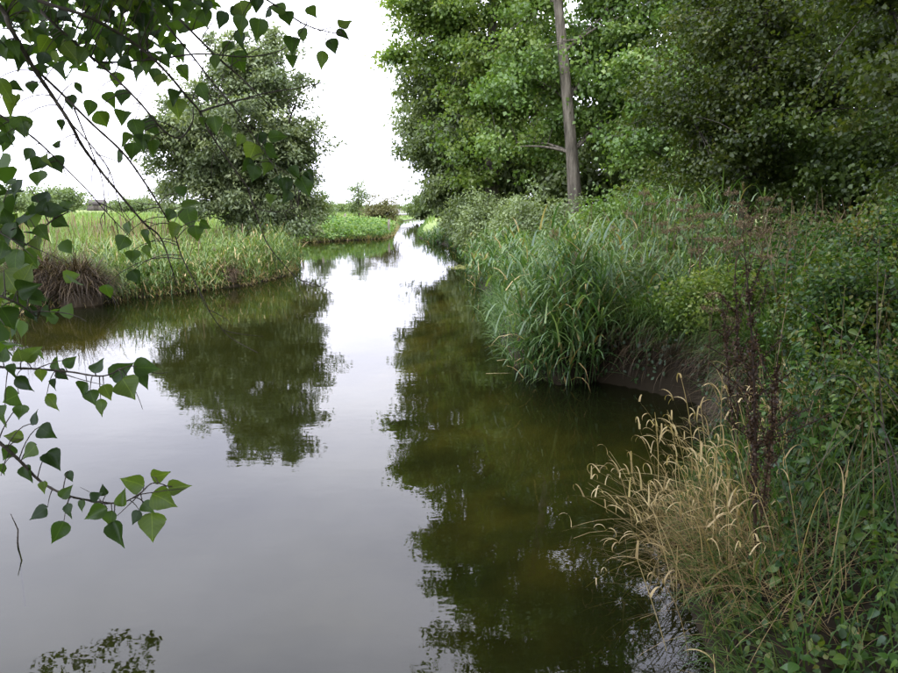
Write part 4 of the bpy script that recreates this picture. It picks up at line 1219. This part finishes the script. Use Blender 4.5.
BR = {  # photo paths: (points, start depth, end depth, start radius, end radius)
 'main': ([(-60, -60), (0, 7), (10, 27), (33, 67), (53, 97), (70, 123), (83, 147), (100, 170), (117, 191), (143, 222), (160, 237), (170, 263), (176, 283)], 1.75, 2.15, .0085, .002),
 'b2': ([(-30, -40), (33, -2), (83, 15), (113, 30), (143, 50), (167, 73), (187, 97), (200, 112), (210, 133), (230, 163), (247, 187), (255, 207), (277, 212), (298, 207)], 1.9, 2.3, .0065, .0015),
 'b2b': ([(248, 190), (255, 210), (267, 243), (287, 268), (299, 279), (315, 287), (328, 282)], 2.22, 2.3, .0028, .0014),
 'b3': ([(0, -40), (30, 0), (53, 23), (83, 50), (110, 73), (140, 103), (163, 130), (180, 138), (192, 123), (193, 107)], 2.0, 2.15, .006, .002),
 'b4': ([(120, -40), (147, 0), (173, 33), (193, 57), (213, 83), (230, 103), (247, 127), (263, 150), (275, 168)], 2.3, 2.4, .005, .0015),
 'b5': ([(130, -30), (167, 7), (190, 30), (217, 57), (240, 77), (257, 93), (273, 109)], 2.1, 2.2, .0055, .0018),
 'b6': ([(200, 112), (215, 107), (233, 102), (267, 93), (299, 88), (332, 80)], 2.12, 2.3, .0045, .0014),
 'b7': ([(85, 48), (100, 62), (157, 59), (200, 54), (247, 57), (277, 52), (287, 47)], 2.05, 2.2, .0045, .0015),
 'b8': ([(-40, 85), (0, 115), (27, 133), (47, 150), (67, 170), (87, 190), (107, 213), (130, 237)], 1.8, 2.1, .004, .0014),
 'b9': ([(74, 108), (85, 135), (95, 160), (103, 185), (105, 225)], 1.95, 2.05, .003, .0012),
 'b10': ([(33, 67), (60, 92), (90, 122), (123, 153), (145, 183), (157, 202), (173, 230), (182, 257), (200, 292), (213, 317), (230, 337), (258, 353)], 1.85, 2.3, .0045, .0014),
 'low': ([(-140, 330), (-60, 395), (0, 443), (21, 462), (39, 480), (59, 492), (82, 499), (118, 503), (139, 494), (153, 483), (172, 487)], 1.45, 1.62, .0055, .0014),
 'mid': ([(-120, 345), (-40, 360), (0, 367), (36, 369), (71, 372), (103, 376), (130, 366), (148, 372)], 1.6, 1.72, .005, .0014),
 'left': ([(-150, 180), (-60, 215), (0, 232), (25, 245), (50, 222), (68, 212)], 1.5, 1.6, .005, .0016),
 'left2': ([(-130, 250), (-60, 275), (0, 296), (22, 306), (38, 318)], 1.4, 1.5, .005, .0016),
 'top': ([(170, -45), (230, -22), (270, 2), (300, 22), (320, 30), (345, 35)], 2.0, 2.2, .0045, .0016),
 'link': ([(70, 123), (80, 133), (95, 150), (110, 172), (120, 205), (130, 220)], 1.95, 2.05, .003, .0012),
}
LV = {
 'low': [(39, 513, 28, -125), (59, 532, 30, -110), (68, 510, 18, -80), (66, 492, 15, 60), (96, 513, 32, -150), (118, 533, 28, -85), (111, 519, 20, -95), (123, 498, 20, 95), (136, 517, 18, -100), (152, 526, 31, -75), (164, 499, 30, -35),
         (134, 482, 27, 150), (159, 476, 22, 10), (178, 487, 26, 5), (96, 496, 13, 40), (82, 505, 13, -80), (28, 473, 24, -70), (30, 451, 24, -130), (46, 432, 22, -30), (53, 460, 22, -60), (14, 437, 24, 170), (70, 476, 13, -60), (4, 469, 15, -100), (34, 417, 22, 120), (21, 412, 15, -90), (104, 490, 14, 110), (147, 507, 16, -40), (8, 452, 18, -120), (44, 487, 14, -100)],
 'mid': [(98, 366, 19, 70), (123, 371, 29, 30), (145, 367, 25, -10), (129, 389, 26, -65), (84, 389, 19, -110), (92, 397, 18, -60), (107, 392, 18, -70), (101, 407, 18, -85), (143, 379, 18, -45), (41, 375, 17, -90), (32, 354, 22, 60), (55, 384, 13, -90), (57, 364, 15, 80), (62, 375, 15, -30),
         (14, 371, 18, -90), (4, 355, 20, 100), (52, 402, 24, -70), (25, 383, 22, -60), (11, 398, 26, -150), (4, 415, 26, -90), (20, 355, 18, 120), (70, 362, 14, 50)],
 'left': [(22, 218, 27, 60), (55, 210, 24, 20), (20, 238, 26, -80), (30, 258, 24, -60), (10, 233, 26, -120), (15, 262, 27, -100), (42, 232, 20, -40), (5, 215, 24, 120), (60, 222, 18, -20), (36, 246, 22, -80), (2, 250, 26, -100), (46, 206, 20, 100), (68, 206, 17, 15)],
 'left2': [(10, 282, 28, -60), (20, 302, 26, -80), (7, 318, 30, -90), (28, 288, 22, 20), (33, 314, 18, -40), (2, 300, 28, -120), (38, 296, 18, -20), (14, 328, 22, -110), (26, 274, 20, 80), (46, 312, 15, -50)],
 'top': [(292, 42, 17, -90), (292, 61, 16, -80), (277, 7, 18, 150), (287, 18, 16, -60), (257, 4, 17, -100), (322, 60, 17, -95), (343, 34, 17, -10), (333, 46, 14, -70), (240, 25, 23, -110), (258, 29, 22, -85), (303, 35, 15, -90), (312, 12, 15, -40), (268, 14, 15, -120), (345, 24, 13, 30)],
 'b5': [(240, 41, 22, -95), (239, 61, 20, -75), (228, 48, 17, -130), (222, 20, 17, -110), (205, 18, 18, -80), (190, 10, 20, -120)],
 'b2': [(175, 97, 20, -100), (177, 108, 18, -80), (203, 93, 22, -70), (215, 125, 16, -80), (230, 131, 16, -70), (137, 72, 18, -110), (147, 60, 22, -80), (125, 63, 16, -60), (205, 122, 15, -110), (285, 186, 21, -75), (294, 173, 19, -50), (287, 197, 16, -100), (272, 200, 14, -110), (305, 186, 20, -70), (310, 176, 15, -60), (155, 75, 17, -90), (120, 45, 18, -100), (165, 60, 16, -60)],
 'b4': [(182, 52, 18, -100), (183, 71, 16, -80), (252, 153, 20, -110), (254, 173, 18, -90), (277, 136, 19, 20), (267, 167, 16, -80), (262, 140, 17, -60), (248, 165, 16, -120), (270, 152, 18, -40), (240, 140, 14, -110), (280, 180, 15, -70)],
 'b3': [(117, 80, 18, -100), (122, 97, 17, -80), (90, 108, 18, -110), (102, 119, 17, -70), (123, 117, 16, -90), (137, 130, 22, -80), (150, 125, 20, -50), (133, 152, 22, -90), (152, 148, 18, -70), (120, 157, 18, -110), (110, 100, 16, -60), (143, 142, 18, -100), (128, 140, 18, -120), (160, 80, 15, -90)],
 'main': [(32, 87, 14, -90), (63, 70, 18, -90), (13, 105, 24, -100), (8, 127, 24, -80), (72, 103, 16, -70), (58, 145, 10, 60), (20, 60, 20, -90), (5, 90, 22, -70), (45, 70, 16, -100), (80, 88, 15, -60), (62, 125, 12, -120), (5, 140, 20, -110)],
 'b8': [(37, 164, 19, -100), (39, 179, 18, -85), (57, 164, 18, -80), (30, 155, 14, -120), (48, 160, 14, -60), (10, 140, 16, -90)],
 'b10': [(190, 203, 22, 20), (189, 218, 25, -80), (196, 233, 18, -70), (176, 233, 19, -130), (145, 238, 20, -95), (147, 251, 16, -80), (122, 243, 17, -110), (133, 257, 16, -90), (136, 277, 18, -70), (107, 292, 17, -90), (170, 215, 15, -120), (182, 190, 14, 40), (205, 225, 13, -30), (128, 228, 14, -80)],
 'b7': [(110, 55, 16, -100), (130, 50, 17, -80), (170, 50, 15, -90), (145, 45, 18, -110), (215, 62, 14, -80)],
}
# dense mass in the top left corner
for key, x0, x1, y0, y1, n in (('top', 195, 270, -15, 12, 6), ('b3', 60, 160, -10, 45, 14), ('left', -15, 40, 180, 270, 5), ('main', -10, 60, -15, 55, 16), ('b3', 20, 110, -15, 60, 26), ('b7', 90, 165, -5, 55, 16), ('b2', 90, 200, -20, 22, 14), ('b5', 130, 210, -15, 20, 7), ('b8', -15, 25, 75, 150, 8)):
    LV.setdefault(key, [])
    for _ in range(n):
        LV[key].append((rng.uniform(x0, x1), rng.uniform(y0, y1), rng.uniform(14, 22), rng.normal(-90, 40)))

RIGHTV = np.array([1.0, 0, 0]); UPV = np.array([0, math.sin(PITCH), math.cos(PITCH)]); BACK = np.array([0, -math.cos(PITCH), math.sin(PITCH)])
limb_start = {'main': (1.2, 1.0, 2.6), 'low': (-.2, .9, .6), 'mid': (-.2, 1.0, .9), 'left': (0, .9, 1.2), 'left2': (-.1, .8, .9)}
leaf_n = 0
for key, (pp, d0, d1, r0, r1) in BR.items():
    m = len(pp)
    P3 = np.array([pix(x, y, d0 + (d1 - d0) * i / (m - 1) + (.03 * math.sin(i * 2.1))) for i, (x, y) in enumerate(pp)])
    n = 8 * m
    P = spline(P3, n)
    bmb = MB()
    if key in ('main', 'b2', 'b3', 'b4', 'b5', 'top', 'low', 'mid', 'left', 'left2', 'b8'):   # run back to the trunk, outside the picture
        a = tp[6 if key in ('main', 'b2', 'b3', 'b4', 'b5', 'top') else 4] + OFF
        e = P[0]
        back = bez(a, (a + e) / 2 + [0, 0, .35], e, 9)
        tube(bmb, back - OFF, np.linspace(max(.022, r0 * 1.6), r0, 9), 7)
    tube(bmb, P - OFF, .8 * np.linspace(r0, r1, n) * (1 + .10 * np.sin(np.arange(n) * 1.9)), 7)
    leaves = LV.get(key, [])
    place = []
    scr = np.array([[449 + FPX * v[0] / (v @ -BACK), 336.5 - FPX * (v @ UPV) / (v @ -BACK)] for v in P - [0, 0, EYE]])
    for (x, y, sz, an) in leaves:
        j = int(np.argmin(((scr - [x, y]) ** 2).sum(1) + (np.arange(n) < n * .1) * 200))
        dep = P[j][1] + rng.uniform(-.05, .05)
        cpt = pix(x, y, dep)
        s = sz * dep / FPX * 1.0 * rng.uniform(.85, 1.12)
        a = math.radians(an + rng.normal(0, 8))
        tip = RIGHTV * math.cos(a) + UPV * math.sin(a) + BACK * rng.normal(0, .28)
        nrm_ = BACK + RIGHTV * rng.normal(0, .38) + UPV * rng.normal(.25, .38)
        Mx = frames(norm(tip)[None], nrm_[None])[0]
        base = cpt - Mx[:, 1] * s * .45
        if np.linalg.norm(base - P[j]) > .012:
            q = bez(P[j], (P[j] + base) / 2 + np.array([0, 0, .25 * np.linalg.norm(base - P[j])]), base, 6)
            tube(bmb, q - OFF, np.linspace(.0016, .0009, 6), 4)
        place.append((base, Mx, s))
    for _ in range(max(3, m // 2)):
        j = int(rng.uniform(.2, .95) * n)
        dv = norm(P[min(j + 2, n - 1)] - P[j - 2]) + np.array([rng.normal(0, .8), rng.normal(0, .5), rng.normal(-.3, .6)])
        e = P[j] + norm(dv) * rng.uniform(.05, .16)
        tube(bmb, bez(P[j], (P[j] + e) / 2 + rng.normal(0, .012, 3), e, 6) - OFF, np.linspace(.0015, .0007, 6), 4)
    bo = bmb.obj('branch', M['twig'], near_tree, smooth=True)
    for (base, Mx, s) in place:
        o = link('leaf', pl_mesh[int(rng.integers(8))], bo)
        mt_ = Matrix((Mx * np.array([rng.uniform(.72, 1.15), 1, 1])).tolist()).to_4x4() @ Matrix.Scale(float(s), 4)
        mt_.translation = Vector((base - OFF).tolist())
        o.matrix_local = mt_
        leaf_n += 1
# upper crown: shades the near bank, and one long limb reaching over the pool
cm = MB()
C, D = crown_points([(2.8, -1.5, 8.4, 4.6, 4.2, 2.4), (5.2, 1.2, 7.6, 3.0, 3.2, 1.7), (1, -3, 10, 4, 4, 3), (6.5, 2.6, 6.6, 2.0, 2.2, 1.2)], 620, .5, 5)
yy = C[:, 1] + OFF[1]; zz = C[:, 2] + OFF[2]; xx = C[:, 0] + OFF[0]
ok = (zz > 3.6 + .62 * np.maximum(yy, 0)) & ((zz + 2) > 1.25 * yy)
C, D = C[ok], D[ok]
nlow = 430                                                   # low boughs added above the view to darken the near bank
xl, yl = rng.uniform(-3.2, 5.0, nlow), rng.uniform(-2.5, 4.4, nlow)
Cl = np.stack([xl, yl, 3.15 + .42 * np.maximum(yl, 0) + rng.random(nlow) * 1.8], -1) - OFF
C = np.vstack([C, Cl]); D = np.vstack([D, np.tile([0, 0, 1.0], (nlow, 1))])
leaf_cloud(cm, C, D, 42, .55, .155, LEAF_V, up=.6)
C2 = np.array([[-4.5, 9.0, 4.35], [-4.2, 9.2, 4.2], [-4.9, 8.8, 4.3], [-3.9, 9.0, 4.45], [-4.0, 9.3, 4.7], [-4.6, 9.0, 4.8], [-5.2, 8.8, 4.75], [-3.7, 9.2, 4.2]]) + [-.65, 0, 0] - OFF
leaf_cloud(cm, C2, np.tile([0, 0, 1.0], (len(C2), 1)), 60, .22, .075, LEAF_V, up=.4)
C3 = np.array([pix(rng.uniform(-40, 150), rng.uniform(-60, 48), rng.uniform(2.6, 4.6)) for _ in range(38)] + [pix(rng.uniform(90, 200), rng.uniform(-50, 22), rng.uniform(2.8, 4.6)) for _ in range(16)] + [pix(rng.uniform(-30, 12), rng.uniform(200, 330), rng.uniform(2.0, 2.6)) for _ in range(7)]) - OFF
leaf_cloud(cm, C3, np.tile([0, 0, 1.0], (len(C3), 1)), 13, .17, .066, HEART_V, up=.2)
cm.obj('crown', M['near_cloud'], near_tree)
for tgt in np.vstack([C[:: max(1, len(C) // 9)], C2[:1]]):
    lm = MB(); a = tp[9] if tgt[1] < 6 else tp[7]
    tube(lm, bez(a, (a + tgt) / 2 + [0, 0, 1.0], tgt, 12), np.linspace(.07, .01, 12), 6)
    lm.obj('limb', M['bark'], near_tree, smooth=True)
